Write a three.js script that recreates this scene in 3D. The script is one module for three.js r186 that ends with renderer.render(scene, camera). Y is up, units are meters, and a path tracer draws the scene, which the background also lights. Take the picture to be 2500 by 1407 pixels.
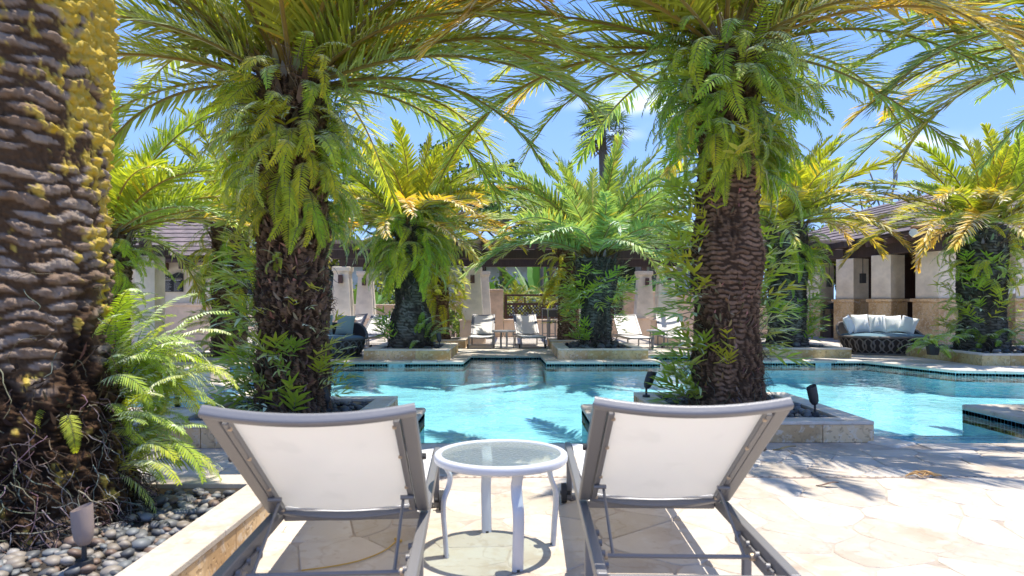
import * as THREE from 'three';
import { RoundedBoxGeometry } from 'three/addons/geometries/RoundedBoxGeometry.js';
import { mergeGeometries } from 'three/addons/utils/BufferGeometryUtils.js';
import { createNoise3D } from 'simplex-noise';

// ---------------------------------------------------------------- camera, sky, sun, exposure
const scene = new THREE.Scene();
const EYE = 1.17, F = 1667, HORIZON = 740;
const camera = new THREE.PerspectiveCamera(2 * Math.atan(703.5 / F) * 180 / Math.PI, 2500 / 1407, 0.1, 600);
camera.position.set(0, EYE, 0);
camera.lookAt(0, EYE, -10);
camera.setViewOffset(2500, 1407, 0, -(HORIZON - 703.5), 2500, 1407);
camera.focus = 10;
camera.userData.fStop = 4;
camera.updateMatrixWorld(true);

const SUN = new THREE.Vector3(0.18, 1, -0.06).normalize();
const sun = new THREE.DirectionalLight(new THREE.Color().setRGB(1, 0.95, 0.85), 3.4);
sun.position.copy(SUN).multiplyScalar(40);
sun.target.position.set(0, 0, -8);
sun.position.add(sun.target.position);
sun.castShadow = true;
sun.shadow.mapSize.set(2048, 2048);
Object.assign(sun.shadow.camera, { left: -26, right: 26, top: 26, bottom: -26, near: 1, far: 120 });
scene.add(sun, sun.target);

const renderer = new THREE.WebGLRenderer({ antialias: true });
renderer.toneMapping = THREE.LinearToneMapping;
renderer.toneMappingExposure = 2.28;
renderer.shadowMap.enabled = true;
renderer.setSize(1024, 576);

// ---------------------------------------------------------------- random numbers and noise
function rng(seed) {
  let a = seed >>> 0;
  return () => { a = (a + 0x6D2B79F5) | 0; let t = Math.imul(a ^ (a >>> 15), 1 | a); t = (t + Math.imul(t ^ (t >>> 7), 61 | t)) ^ t; return ((t ^ (t >>> 14)) >>> 0) / 4294967296; };
}
const R = rng(20240611);
const rand = (a, b) => a + (b - a) * R();
const pick = (a) => a[Math.floor(R() * a.length)];
const noise3 = createNoise3D(rng(77));
const lerp = (a, b, t) => a + (b - a) * t;
const clamp = (x, a = 0, b = 1) => Math.min(b, Math.max(a, x));
const smooth = (a, b, x) => { const t = clamp((x - a) / (b - a)); return t * t * (3 - 2 * t); };
const mix3 = (a, b, t) => [lerp(a[0], b[0], t), lerp(a[1], b[1], t), lerp(a[2], b[2], t)];
const D2R = Math.PI / 180;
function hash(x, y, s) { let h = Math.imul(x, 374761393) + Math.imul(y, 668265263) + Math.imul(s, 2147483647 - 57); h = Math.imul(h ^ (h >>> 13), 1274126177); return ((h ^ (h >>> 16)) >>> 0) / 4294967296; }
function pn(x, y, p, s) {                       // value noise that repeats every p cells
  const xi = Math.floor(x), yi = Math.floor(y), fx = x - xi, fy = y - yi, m = (n) => ((n % p) + p) % p;
  const u = fx * fx * (3 - 2 * fx), v = fy * fy * (3 - 2 * fy);
  return lerp(lerp(hash(m(xi), m(yi), s), hash(m(xi + 1), m(yi), s), u), lerp(hash(m(xi), m(yi + 1), s), hash(m(xi + 1), m(yi + 1), s), u), v);
}
function fbm(u, v, p, oct, s) { let a = 0.5, t = 0, n = 0; for (let i = 0; i < oct; i++) { t += a * pn(u * p, v * p, p, s + i); n += a; a *= 0.55; p *= 2; } return t / n; }

// ---------------------------------------------------------------- the sky: air and thin clouds
{
  const W = 1024, H = 512, data = new Float32Array(W * H * 4);
  for (let j = 0; j < H; j++) {
    const el = ((j + 0.5) / H - 0.5) * Math.PI, y = Math.sin(el);
    for (let i = 0; i < W; i++) {
      const az = (i + 0.5) / W * 2 * Math.PI, x = Math.cos(el) * Math.cos(az), z = Math.cos(el) * Math.sin(az);
      const t = Math.pow(clamp(y), 0.42);
      let c = mix3([0.36, 0.53, 0.80], [0.08, 0.2, 0.57], clamp(t * 1.2));
      if (y > 0.02) {
        const k = 1.5 / (y + 0.25);
        let n = 0, a = 0.55, f = 1.0;
        for (let o = 0; o < 5; o++) { n += a * noise3(x * k * f * 0.8 + 4.2, z * k * f * 1.6 + 1.7, o * 7.3); a *= 0.55; f *= 2.1; }
        const cl = smooth(0.24, 0.85, n) * smooth(0.02, 0.15, y) * 0.75;
        c = mix3(c, [0.78, 0.82, 0.88], cl);
      }
      if (y < 0) c = mix3(c, [0.3, 0.29, 0.25], smooth(0, -0.12, y));
      data.set([c[0] * 0.92, c[1] * 0.92, c[2] * 0.92, 1], (j * W + i) * 4);
    }
  }
  const t = new THREE.DataTexture(data, W, H, THREE.RGBAFormat, THREE.FloatType);
  t.mapping = THREE.EquirectangularReflectionMapping;
  t.magFilter = t.minFilter = THREE.LinearFilter;
  t.needsUpdate = true;
  scene.background = t;
  scene.environment = t;
}

// ---------------------------------------------------------------- textures and materials
function tex(size, fn, srgb = true) {            // fn(u, v) -> [r, g, b] linear 0..1
  const d = new Uint8Array(size * size * 4), enc = (x) => 255 * (srgb ? (x <= 0.0031308 ? 12.92 * x : 1.055 * Math.pow(x, 1 / 2.4) - 0.055) : x);
  for (let j = 0; j < size; j++) for (let i = 0; i < size; i++) { const c = fn(i / size, j / size), o = (j * size + i) * 4; d[o] = enc(clamp(c[0])); d[o + 1] = enc(clamp(c[1])); d[o + 2] = enc(clamp(c[2])); d[o + 3] = 255; }
  const t = new THREE.DataTexture(d, size, size);
  t.wrapS = t.wrapT = THREE.RepeatWrapping; t.magFilter = THREE.LinearFilter; t.minFilter = THREE.LinearMipmapLinearFilter; t.generateMipmaps = true;
  if (srgb) t.colorSpace = THREE.SRGBColorSpace;
  t.needsUpdate = true;
  return t;
}
const grey = (f) => (u, v) => { const x = f(u, v); return [x, x, x]; };
function scaled(t, metres) { const c = t.clone(); c.repeat.set(1 / metres, 1 / metres); c.needsUpdate = true; return c; }
const C = (r, g, b) => new THREE.Color().setRGB(r, g, b);
const std = (o) => new THREE.MeshStandardMaterial({ side: THREE.DoubleSide, ...o });
const phys = (o) => new THREE.MeshPhysicalMaterial({ side: THREE.DoubleSide, ...o });

const tMottle = tex(512, (u, v) => { const a = fbm(u, v, 4, 6, 11), b = fbm(u, v, 24, 3, 21), k = clamp(0.9 + 0.6 * (a - 0.5) + 0.25 * (b - 0.5), 0, 1); return [k, k * lerp(0.95, 1, a), k * lerp(0.9, 1, a)]; });
const tStone = tex(512, (u, v) => {               // pitted coral stone, tan and brown veins
  const a = fbm(u, v, 3, 6, 31), b = fbm(u, v, 20, 4, 41), pit = smooth(0.66, 0.78, fbm(u, v, 40, 2, 51)), vein = smooth(0.05, 0.0, Math.abs(fbm(u, v, 5, 4, 61) - 0.5));
  let c = mix3([0.74, 0.53, 0.30], [0.54, 0.35, 0.17], smooth(0.38, 0.66, a)); c = mix3(c, [0.78, 0.68, 0.54], smooth(0.52, 0.72, b) * 0.6); c = mix3(c, [0.34, 0.22, 0.12], Math.max(pit * 0.6, vein * 0.35)); return c;
});
const tStoneBump = tex(512, grey((u, v) => 0.6 + 0.5 * (fbm(u, v, 20, 4, 41) - 0.5) - 0.5 * smooth(0.64, 0.78, fbm(u, v, 40, 2, 51))), false);
const tPave = tex(512, (u, v) => {
  const a = fbm(u, v, 3, 6, 71), b = fbm(u, v, 16, 4, 81), vein = smooth(0.03, 0.0, Math.abs(fbm(u, v, 4, 5, 91) - 0.5)), spot = smooth(0.72, 0.8, fbm(u, v, 30, 3, 95));
  let c = mix3([0.74, 0.66, 0.56], [0.64, 0.53, 0.42], smooth(0.4, 0.68, a)); c = mix3(c, [0.78, 0.73, 0.66], smooth(0.5, 0.7, b) * 0.6); c = mix3(c, [0.52, 0.40, 0.29], vein * 0.35 + spot * 0.35); return c;
});
const tFine = tex(512, grey((u, v) => 0.5 * fbm(u, v, 16, 4, 101) + 0.5 * fbm(u, v, 96, 2, 111)), false);
const tWood = tex(512, (u, v) => { const g = fbm(u + 0.02 * fbm(u, v, 4, 2, 5), v * 1, 6, 3, 121), s = pn(u * 90, v * 3, 90, 131) * 0.6 + pn(u * 40, v * 2, 40, 133) * 0.4; const k = 0.65 + 0.4 * (s - 0.5) + 0.35 * (g - 0.5); return [k, k * 0.95, k * 0.9]; });
const tWeave = tex(256, grey((u, v) => 0.5 + 0.25 * Math.sin(u * Math.PI * 64) * Math.sign(Math.sin(v * Math.PI * 64)) + 0.2 * Math.sin(v * Math.PI * 64)), false);
const tWave = tex(512, grey((u, v) => 0.62 * fbm(u, v, 5, 3, 141) + 0.38 * fbm(u, v, 18, 3, 151)), false);
const tGlassBump = tex(512, grey((u, v) => fbm(u, v, 40, 2, 161)), false);
const tSling = tex(256, (u, v) => { const a = fbm(u, v, 3, 5, 181), k = 0.95 + 0.1 * (a - 0.5) - 0.05 * smooth(0.62, 0.75, fbm(u, v, 5, 4, 191)); return [k, k * 0.985, k * 0.965]; });
const tRoof = tex(256, (u, v) => { const k = 0.6 + 0.7 * (fbm(u, v, 5, 5, 171) - 0.5); return [k, k * 0.96, k * 0.96]; });

const M = {
  pave: [[1, 1, 1], [0.9, 0.87, 0.82], [1.02, 0.99, 0.95], [0.86, 0.83, 0.8], [1.1, 1.09, 1.08]].map(([r, g, b]) => std({ color: C(0.685 * r, 0.675 * g, 0.665 * b), map: scaled(tPave, 1.3), bumpMap: scaled(tFine, 0.5), bumpScale: 0.0025, roughness: 0.72 })),
  grout: std({ color: C(0.47, 0.40, 0.335), map: scaled(tMottle, 0.7), bumpMap: scaled(tFine, 0.3), bumpScale: 0.002, roughness: 0.95 }),
  deckFar: std({ color: C(0.70, 0.70, 0.70), map: scaled(tPave, 2.1), bumpMap: scaled(tFine, 0.6), bumpScale: 0.003, roughness: 0.8 }),
  stone: [[1, 1, 1], [0.9, 0.88, 0.84], [1.1, 1.1, 1.12]].map(([r, g, b]) => std({ color: C(0.9 * r, 0.88 * g, 0.86 * b), map: scaled(tStone, 0.9), bumpMap: scaled(tStoneBump, 0.9), bumpScale: 0.004, roughness: 0.85 })),
  cap: std({ color: C(0.82, 0.8, 0.77), map: scaled(tPave, 0.9), bumpMap: scaled(tStoneBump, 0.8), bumpScale: 0.002, roughness: 0.75 }),
  mossStone: [[0.80, 0.86, 0.70], [0.72, 0.76, 0.60]].map(([r, g, b]) => std({ color: C(r, g, b), map: scaled(tStone, 1.1), bumpMap: scaled(tStoneBump, 0.9), bumpScale: 0.004, roughness: 0.9 })),
  stucco: std({ color: C(0.93, 0.83, 0.68), map: scaled(tMottle, 3.1), bumpMap: scaled(tFine, 0.35), bumpScale: 0.003, roughness: 0.9 }),
  stuccoWarm: std({ color: C(0.90, 0.70, 0.54), map: scaled(tMottle, 2.3), bumpMap: scaled(tFine, 0.35), bumpScale: 0.003, roughness: 0.9 }),
  whiteWall: std({ color: C(0.85, 0.85, 0.84), map: scaled(tMottle, 4), bumpMap: scaled(tFine, 0.4), bumpScale: 0.003, roughness: 0.9 }),
  wood: std({ color: C(0.085, 0.055, 0.045), map: scaled(tWood, 1.2), bumpMap: scaled(tFine, 0.3), bumpScale: 0.002, roughness: 0.6 }),
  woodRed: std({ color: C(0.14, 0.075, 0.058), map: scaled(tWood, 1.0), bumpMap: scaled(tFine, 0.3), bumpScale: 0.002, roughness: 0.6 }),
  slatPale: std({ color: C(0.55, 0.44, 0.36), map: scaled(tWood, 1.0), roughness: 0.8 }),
  roof: [[1, 1, 1], [0.85, 0.83, 0.83], [1.18, 1.15, 1.15]].map(([r, g, b]) => std({ color: C(0.24 * r, 0.19 * g, 0.18 * b), map: scaled(tRoof, 0.8), bumpMap: scaled(tFine, 0.3), bumpScale: 0.004, roughness: 0.75 })),
  ridge: std({ color: C(0.42, 0.2, 0.13), map: scaled(tRoof, 0.8), roughness: 0.85 }),
  frame: std({ color: C(0.20, 0.192, 0.19), roughness: 0.4, metalness: 0.2, bumpMap: scaled(tFine, 0.12), bumpScale: 0.0006 }),
  frameDark: std({ color: C(0.08, 0.075, 0.075), roughness: 0.5, metalness: 0.2 }),
  white: std({ color: C(0.56, 0.56, 0.58), roughness: 0.35, bumpMap: scaled(tFine, 0.12), bumpScale: 0.0005 }),
  greyTable: std({ color: C(0.3, 0.3, 0.31), roughness: 0.4 }),
  screw: std({ color: C(0.5, 0.38, 0.26), roughness: 0.45, metalness: 0.4 }),
  rubber: std({ color: C(0.025, 0.025, 0.027), roughness: 0.8 }),
  sling: phys({ color: C(0.82, 0.79, 0.75), map: scaled(tSling, 0.9), roughness: 0.95, transmission: 0.3, thickness: 0, bumpMap: scaled(tWeave, 0.05), bumpScale: 0.0004 }),
  glass: phys({ color: C(0.78, 0.9, 0.87), roughness: 0.32, transmission: 0.92, thickness: 0, ior: 1.5, bumpMap: scaled(tGlassBump, 0.35), bumpScale: 0.003 }),
  water: phys({ color: C(0.80, 0.96, 0.99), roughness: 0.015, transmission: 1, thickness: 0, ior: 1.33, bumpMap: scaled(tWave, 2.6), bumpScale: 0.017 }),
  plaster: std({ color: C(0.36, 0.71, 0.78), map: scaled(tMottle, 2.5), roughness: 0.8 }),
  tile: std({ vertexColors: true, roughness: 0.25 }),
  vcol: std({ vertexColors: true, roughness: 0.9 }),
  bark: phys({ vertexColors: true, roughness: 1, specularIntensity: 0.25, bumpMap: scaled(tFine, 0.16), bumpScale: 0.009 }),
  fibre: std({ vertexColors: true, roughness: 0.95 }),
  soil: std({ color: C(0.06, 0.048, 0.038), map: scaled(tMottle, 0.6), bumpMap: scaled(tFine, 0.2), bumpScale: 0.015, roughness: 1 }),
  ground: std({ color: C(0.09, 0.10, 0.05), map: scaled(tMottle, 5), roughness: 1 }),
  pebble: [[0.14, 0.14, 0.138], [0.08, 0.083, 0.086], [0.22, 0.185, 0.145], [0.16, 0.172, 0.178], [0.26, 0.225, 0.185], [0.17, 0.115, 0.085], [0.32, 0.3, 0.275]].map((c) => std({ color: C(...c), roughness: 0.55, map: scaled(tMottle, 0.12) })),
  darkPebble: [[0.08, 0.08, 0.082], [0.13, 0.13, 0.13], [0.045, 0.045, 0.048]].map((c) => std({ color: C(...c), roughness: 0.55 })),
  cushion: std({ color: C(0.36, 0.44, 0.46), roughness: 0.95, bumpMap: scaled(tWeave, 0.04), bumpScale: 0.0006 }),
  cushionPale: std({ color: C(0.8, 0.81, 0.8), roughness: 0.95, bumpMap: scaled(tWeave, 0.04), bumpScale: 0.0006 }),
  cushionTeal: std({ color: C(0.25, 0.34, 0.35), roughness: 0.95, bumpMap: scaled(tWeave, 0.04), bumpScale: 0.0006 }),
  mattress: std({ color: C(0.11, 0.19, 0.24), roughness: 0.95, bumpMap: scaled(tWeave, 0.04), bumpScale: 0.0006 }),
  strap: std({ color: C(0.085, 0.095, 0.105), roughness: 0.75, bumpMap: scaled(tFine, 0.1), bumpScale: 0.001 }),
  strapBrown: std({ color: C(0.17, 0.145, 0.125), roughness: 0.75, bumpMap: scaled(tFine, 0.1), bumpScale: 0.001 }),
  lampBrown: std({ color: C(0.10, 0.05, 0.042), roughness: 0.55 }),
  lampTan: std({ color: C(0.33, 0.25, 0.21), roughness: 0.7, bumpMap: scaled(tFine, 0.1), bumpScale: 0.002 }),
  lampBlack: std({ color: C(0.03, 0.031, 0.034), roughness: 0.5 }),
  black: std({ color: C(0.018, 0.018, 0.02), roughness: 0.5 }),
  dark: std({ color: C(0.035, 0.027, 0.024), roughness: 0.8 }),
  windowDark: std({ color: C(0.03, 0.035, 0.04), roughness: 0.1 }),
  lens: std({ color: C(0.65, 0.68, 0.62), roughness: 0.2 }),
  husk: std({ color: C(0.5, 0.3, 0.12), roughness: 0.8 }),
  deadLeaf: std({ color: C(0.12, 0.07, 0.05), roughness: 0.8 }),
  stalk: std({ color: C(0.55, 0.33, 0.07), roughness: 0.7 }),
  trunkGrey: std({ color: C(0.20, 0.165, 0.135), map: scaled(tMottle, 0.5), bumpMap: scaled(tFine, 0.2), bumpScale: 0.01, roughness: 0.95 }),
};
const leafMat = (r, g, b, trans = 0.55) => phys({ color: C(r, g, b), vertexColors: true, roughness: 1, transmission: trans, thickness: 0, clearcoat: 0.2, clearcoatRoughness: 0.35 });
M.frond = [leafMat(1, 1, 1), leafMat(0.85, 0.93, 0.95), leafMat(1.15, 1.06, 0.85)];
M.fern = [leafMat(1, 1, 1, 0.58), leafMat(0.75, 0.92, 0.9, 0.58), leafMat(1.3, 1.06, 0.8, 0.58), leafMat(0.55, 0.8, 0.85, 0.58)];
M.foliage = leafMat(1, 1, 1, 0.35);

// ---------------------------------------------------------------- building helpers
const V = (x, y, z) => new THREE.Vector3(x, y, z);
const gx = (px, d) => (px - 1250) / F * d;                         // across, at distance d
const hy = (py, d) => EYE + (HORIZON - py) / F * d;                // height, at distance d
const names = new Map();
function numbered(n) { const k = (names.get(n) ?? -1) + 1; names.set(n, k); return k ? n + '_' + String(k).padStart(3, '0') : n; }
function boxUV(g) {                                                // uv in metres from each face's main direction
  g = g.index ? g.toNonIndexed() : g;
  const p = g.attributes.position, uv = new Float32Array(p.count * 2), a = V(), b = V(), c = V(), n = V();
  for (let i = 0; i < p.count; i += 3) {
    a.fromBufferAttribute(p, i); b.fromBufferAttribute(p, i + 1); c.fromBufferAttribute(p, i + 2);
    n.subVectors(b, a).cross(c.clone().sub(a));
    const ax = Math.abs(n.x), ay = Math.abs(n.y), az = Math.abs(n.z);
    [a, b, c].forEach((q, k) => { const [s, t] = ay >= ax && ay >= az ? [q.x, q.z] : ax >= az ? [q.z, q.y] : [q.x, q.y]; uv[(i + k) * 2] = s; uv[(i + k) * 2 + 1] = t; });
  }
  g.setAttribute('uv', new THREE.BufferAttribute(uv, 2));
  return g;
}
const at = (g, x = 0, y = 0, z = 0, rx = 0, ry = 0, rz = 0) => { g.applyMatrix4(new THREE.Matrix4().compose(V(x, y, z), new THREE.Quaternion().setFromEuler(new THREE.Euler(rx, ry, rz)), V(1, 1, 1))); return g; };
const box = (w, h, d, x = 0, y = 0, z = 0, rx = 0, ry = 0, rz = 0) => at(new THREE.BoxGeometry(w, h, d), x, y, z, rx, ry, rz);
const rbox = (w, h, d, x = 0, y = 0, z = 0, r = 0.006, rx = 0, ry = 0, rz = 0) => at(new RoundedBoxGeometry(w, h, d, 2, Math.min(r, w * 0.49, h * 0.49, d * 0.49)), x, y, z, rx, ry, rz);
const cyl = (r0, r1, h, x = 0, y = 0, z = 0, rx = 0, ry = 0, rz = 0, n = 16) => at(new THREE.CylinderGeometry(r0, r1, h, n), x, y, z, rx, ry, rz);
const tube = (pts, r, n = 24, s = 6, closed = false) => new THREE.TubeGeometry(new THREE.CatmullRomCurve3(pts.map((p) => p.isVector3 ? p : V(...p)), closed), n, r, s, closed);
function merge(list) {
  const l = list.map((g) => { g = g.index ? g.toNonIndexed() : g; for (const k of Object.keys(g.attributes)) if (!['position', 'normal', 'uv'].includes(k)) g.deleteAttribute(k); return g; });
  return l.length === 1 ? l[0] : mergeGeometries(l);
}
function mesh(name, geo, mat, parent) {
  if (Array.isArray(geo)) geo = merge(geo);
  if ((mat.map || mat.bumpMap) && !geo.userData.uvDone) { geo = boxUV(geo); geo.userData.uvDone = true; }
  const m = new THREE.Mesh(geo, mat);
  m.name = parent ? name : numbered(name);
  m.castShadow = m.receiveShadow = true;
  (parent ?? scene).add(m);
  return m;
}
const tag = (o, label, category, group) => { Object.assign(o.userData, { label, category, kind: 'thing' }); if (group) o.userData.group = group; return o; };
function thing(name, label, category, x = 0, y = 0, z = 0, turn = 0, group) {
  const g = new THREE.Group(); g.name = numbered(name); g.position.set(x, y, z); g.rotation.y = turn; scene.add(g);
  return tag(g, label, category, group);
}
function structure(name, geo, mat) { const m = mesh(name, geo, mat); m.userData.kind = 'structure'; return m; }
function stuffPart(name, geo, mat, parent) { const m = mesh(name, geo, mat, parent); m.userData.kind = 'stuff'; return m; }
function copyOf(src, label, x, y, z, turn, group) { const c = src.clone(); c.name = numbered(src.userData.base ?? src.name.replace(/_\d{3}$/, '')); c.userData = { ...src.userData, label }; if (group) c.userData.group = group; c.position.set(x, y, z); c.rotation.y = turn; scene.add(c); return c; }

class Builder {                                                    // raw triangles with normals and colours
  constructor() { this.p = []; this.n = []; this.c = []; this.i = []; }
  v(x, y, z, nx, ny, nz, c) { this.p.push(x, y, z); this.n.push(nx, ny, nz); this.c.push(c[0], c[1], c[2]); return this.p.length / 3 - 1; }
  tri(a, b, c) { this.i.push(a, b, c); }
  blade(o, dir, wid, len, w, c, bend = 0, shape = 0.35, fold = 0) {   // a leaf blade: base, widest place, tip
    const nrm = V().crossVectors(wid, dir).normalize(), q = (t, s, k) => { const y = -bend * len * t * t; return [o.x + dir.x * len * t + wid.x * s * w, o.y + dir.y * len * t + wid.y * s * w + y, o.z + dir.z * len * t + wid.z * s * w].map((x, a) => x + [nrm.x, nrm.y, nrm.z][a] * k); };
    const n = [nrm.x, nrm.y, nrm.z];
    const a = this.v(...q(0, -0.22, 0), ...n, c), b = this.v(...q(0, 0.22, 0), ...n, c), d = this.v(...q(shape, -0.5, fold * w), ...n, c), e = this.v(...q(shape, 0.5, fold * w), ...n, c), g = this.v(...q(0.75, -0.3, 0), ...n, c), h = this.v(...q(0.75, 0.3, 0), ...n, c), f = this.v(...q(1, 0, 0), ...n, c);
    this.tri(a, b, d); this.tri(b, e, d); this.tri(d, e, g); this.tri(e, h, g); this.tri(g, h, f);
  }
  stem(pts, r0, r1, c, sides = 5) {
    let prev = null;
    for (let k = 0; k < pts.length; k++) {
      const t = V().subVectors(pts[Math.min(k + 1, pts.length - 1)], pts[Math.max(k - 1, 0)]).normalize(), s = V().crossVectors(t, Math.abs(t.y) > 0.9 ? V(1, 0, 0) : V(0, 1, 0)).normalize(), u = V().crossVectors(s, t), r = lerp(r0, r1, k / (pts.length - 1)), ring = [];
      for (let j = 0; j < sides; j++) { const a = j / sides * 2 * Math.PI, n = s.clone().multiplyScalar(Math.cos(a)).addScaledVector(u, Math.sin(a)); ring.push(this.v(pts[k].x + n.x * r, pts[k].y + n.y * r, pts[k].z + n.z * r, n.x, n.y, n.z, c)); }
      if (prev) for (let j = 0; j < sides; j++) { const j2 = (j + 1) % sides; this.tri(prev[j], ring[j], prev[j2]); this.tri(prev[j2], ring[j], ring[j2]); }
      prev = ring;
    }
  }
  build() {
    const g = new THREE.BufferGeometry();
    g.setAttribute('position', new THREE.Float32BufferAttribute(this.p, 3)); g.setAttribute('normal', new THREE.Float32BufferAttribute(this.n, 3)); g.setAttribute('color', new THREE.Float32BufferAttribute(this.c, 3)); g.setIndex(this.i);
    return g;
  }
}

const G = (list) => { const g = boxUV(merge(Array.isArray(list) ? list : [list])); g.userData.uvDone = true; return g; };

// ---------------------------------------------------------------- ground, deck and pool (x, distance)
const POOL = [[-0.97, 5.65], [0.80, 5.65], [0.80, 7.8], [3.12, 7.8], [3.12, 6.05], [3.35, 5.65], [5.15, 5.65], [5.15, 7.8], [14, 7.8], [14, 11.6], [8.9, 11.6], [7.7, 11.85], [7.1, 13.8], [4.4, 13.8], [4.4, 15.2], [2.95, 15.2], [2.95, 13.6], [0.69, 13.6], [0.64, 15.2], [-0.91, 15.2], [-0.97, 13.6], [-4.6, 13.6], [-3.0, 7.55], [-0.97, 7.55]];
const SPA = [-6.6, -3.62, 7.85, 11.5];            // x0, x1, d0, d1 of its basin
const WATER = -0.075, FLOOR = -0.46;
function sheet(outline, holes, y) {
  const s = new THREE.Shape(outline.map(([x, d]) => new THREE.Vector2(x, d)));
  for (const h of holes) s.holes.push(new THREE.Path(h.map(([x, d]) => new THREE.Vector2(x, d))));
  return at(new THREE.ShapeGeometry(s), 0, y, 0, -Math.PI / 2);
}
const rect = (x0, x1, d0, d1) => [[x0, d0], [x1, d0], [x1, d1], [x0, d1]];
structure('ground', sheet(rect(-250, 250, -150, 350), [POOL, rect(...SPA)], -0.02), M.ground);
const deck = structure('pool_deck', sheet(rect(-18, 24, -3, 24.6), [POOL, rect(...SPA)], -0.004), M.grout);
{ // the far deck's paving, too far off to tell its stones apart
  const far = sheet([[-18, 5.7], [-3.7, 5.7], [-3.7, 7.3], [-3.08, 7.3], [-4.72, 13.9], [-1.27, 13.9], [-1.21, 15.5], [0.94, 15.5], [0.99, 13.9], [2.65, 13.9], [2.65, 15.5], [4.7, 15.5], [4.7, 14.1], [7.3, 14.1], [7.95, 12.1], [8.95, 11.9], [14.3, 11.9], [24, 11.9], [24, 24.6], [-18, 24.6]], [rect(-7.0, -3.2, 7.5, 11.9)], 0.0);
  mesh('far_paving', far, M.deckFar, deck);
}
// crazy paving on the near deck
function clip(poly, nx, nd, k) {                  // keep nx*x + nd*d <= k
  const out = [];
  for (let i = 0; i < poly.length; i++) {
    const a = poly[i], b = poly[(i + 1) % poly.length], fa = nx * a[0] + nd * a[1] - k, fb = nx * b[0] + nd * b[1] - k;
    if (fa <= 0) out.push(a);
    if ((fa < 0 && fb > 0) || (fa > 0 && fb < 0)) { const t = fa / (fa - fb); out.push([lerp(a[0], b[0], t), lerp(a[1], b[1], t)]); }
  }
  return out;
}
function paving(x0, x1, d0, d1, cell, skip, ragged = 0.5) {
  const seeds = [], nx = Math.max(1, Math.round((x1 - x0) / cell)), nd = Math.max(1, Math.round((d1 - d0) / (cell * 0.82)));
  for (let j = 0; j < nd; j++) for (let i = 0; i < nx; i++) { if (R() < 0.14) continue; seeds.push([lerp(x0, x1, (i + 0.5 + rand(-ragged, ragged) + (j % 2) * 0.4) / nx), lerp(d0, d1, (j + 0.5 + rand(-ragged, ragged)) / nd)]); }
  seeds.forEach((s, a) => {
    let poly = rect(x0, x1, d0, d1);
    seeds.forEach((t, b) => { if (a === b) return; const dx = t[0] - s[0], dd = t[1] - s[1], l = Math.hypot(dx, dd); if (l > cell * 4 || poly.length < 3) return; poly = clip(poly, dx / l, dd / l, ((t[0] + s[0]) / 2 * dx + (t[1] + s[1]) / 2 * dd) / l - 0.004); });
    if (poly.length < 3) return;
    if (skip && poly.every(([x, d]) => skip(x, d))) return;
    const c = poly.reduce((q, p) => [q[0] + p[0] / poly.length, q[1] + p[1] / poly.length], [0, 0]), area = Math.abs(poly.reduce((q, p, i) => { const n = poly[(i + 1) % poly.length]; return q + p[0] * n[1] - n[0] * p[1]; }, 0)) / 2;
    if (area < 0.006) return;
    const round = [];                             // corners chipped off
    poly.forEach((p, i) => { const q = poly[(i + 1) % poly.length], o = poly[(i + poly.length - 1) % poly.length], k = rand(0.07, 0.2); round.push([lerp(p[0], o[0], k), lerp(p[1], o[1], k)], [lerp(p[0], q[0], k), lerp(p[1], q[1], k)]); });
    const top = 0.003 + rand(-0.0015, 0.002), b = new Builder(), w = [1, 1, 1], n = round.length, ring = (inset, y, ny) => round.map(([x, d]) => { const ex = c[0] - x, ed = c[1] - d, l = Math.hypot(ex, ed) || 1; return b.v(x + ex / l * inset, y, -(d + ed / l * inset), -ex / l * (1 - ny), ny, ed / l * (1 - ny), w); });
    const r0 = ring(0, -0.006, 0.1), r1 = ring(0.002, top - 0.003, 0.6), r2 = ring(0.008, top, 1), m = b.v(c[0], top, -c[1], 0, 1, 0, w);
    for (let i = 0; i < n; i++) { const j = (i + 1) % n; b.tri(r0[i], r0[j], r1[i]); b.tri(r0[j], r1[j], r1[i]); b.tri(r1[i], r1[j], r2[i]); b.tri(r1[j], r2[j], r2[i]); b.tri(r2[i], r2[j], m); }
    const g = b.build(); g.deleteAttribute('color');
    mesh('paving_stone', g, pick(M.pave), deck);
  });
}
const inPlanter = (x, d) => (x < -1.3 && d < 3.9) || (x < -1.25 && d > 5.55) || (x > 1.4 && x < 2.95 && d > 5.75);
paving(-1.30, 4.6, 1.75, 4.555, 0.37, inPlanter);
paving(-3.7, 4.6, 4.60, 5.42, 0.36, inPlanter);
paving(-3.7, -1.31, 3.98, 4.555, 0.34, null);
{ // slotted drain line across the deck
  const dr = structure('deck_drain', G([box(9.4, 0.006, 0.028, 0.5, 0, -4.578)]), std({ color: C(0.5, 0.38, 0.29), roughness: 0.8 }));
  const holes = []; for (let x = -4.1; x < 5.1; x += 0.055) holes.push(box(0.022, 0.0012, 0.011, x, 0.0032, -4.578));
  stuffPart('drain_slots', holes, M.dark, dr);
}
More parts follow.
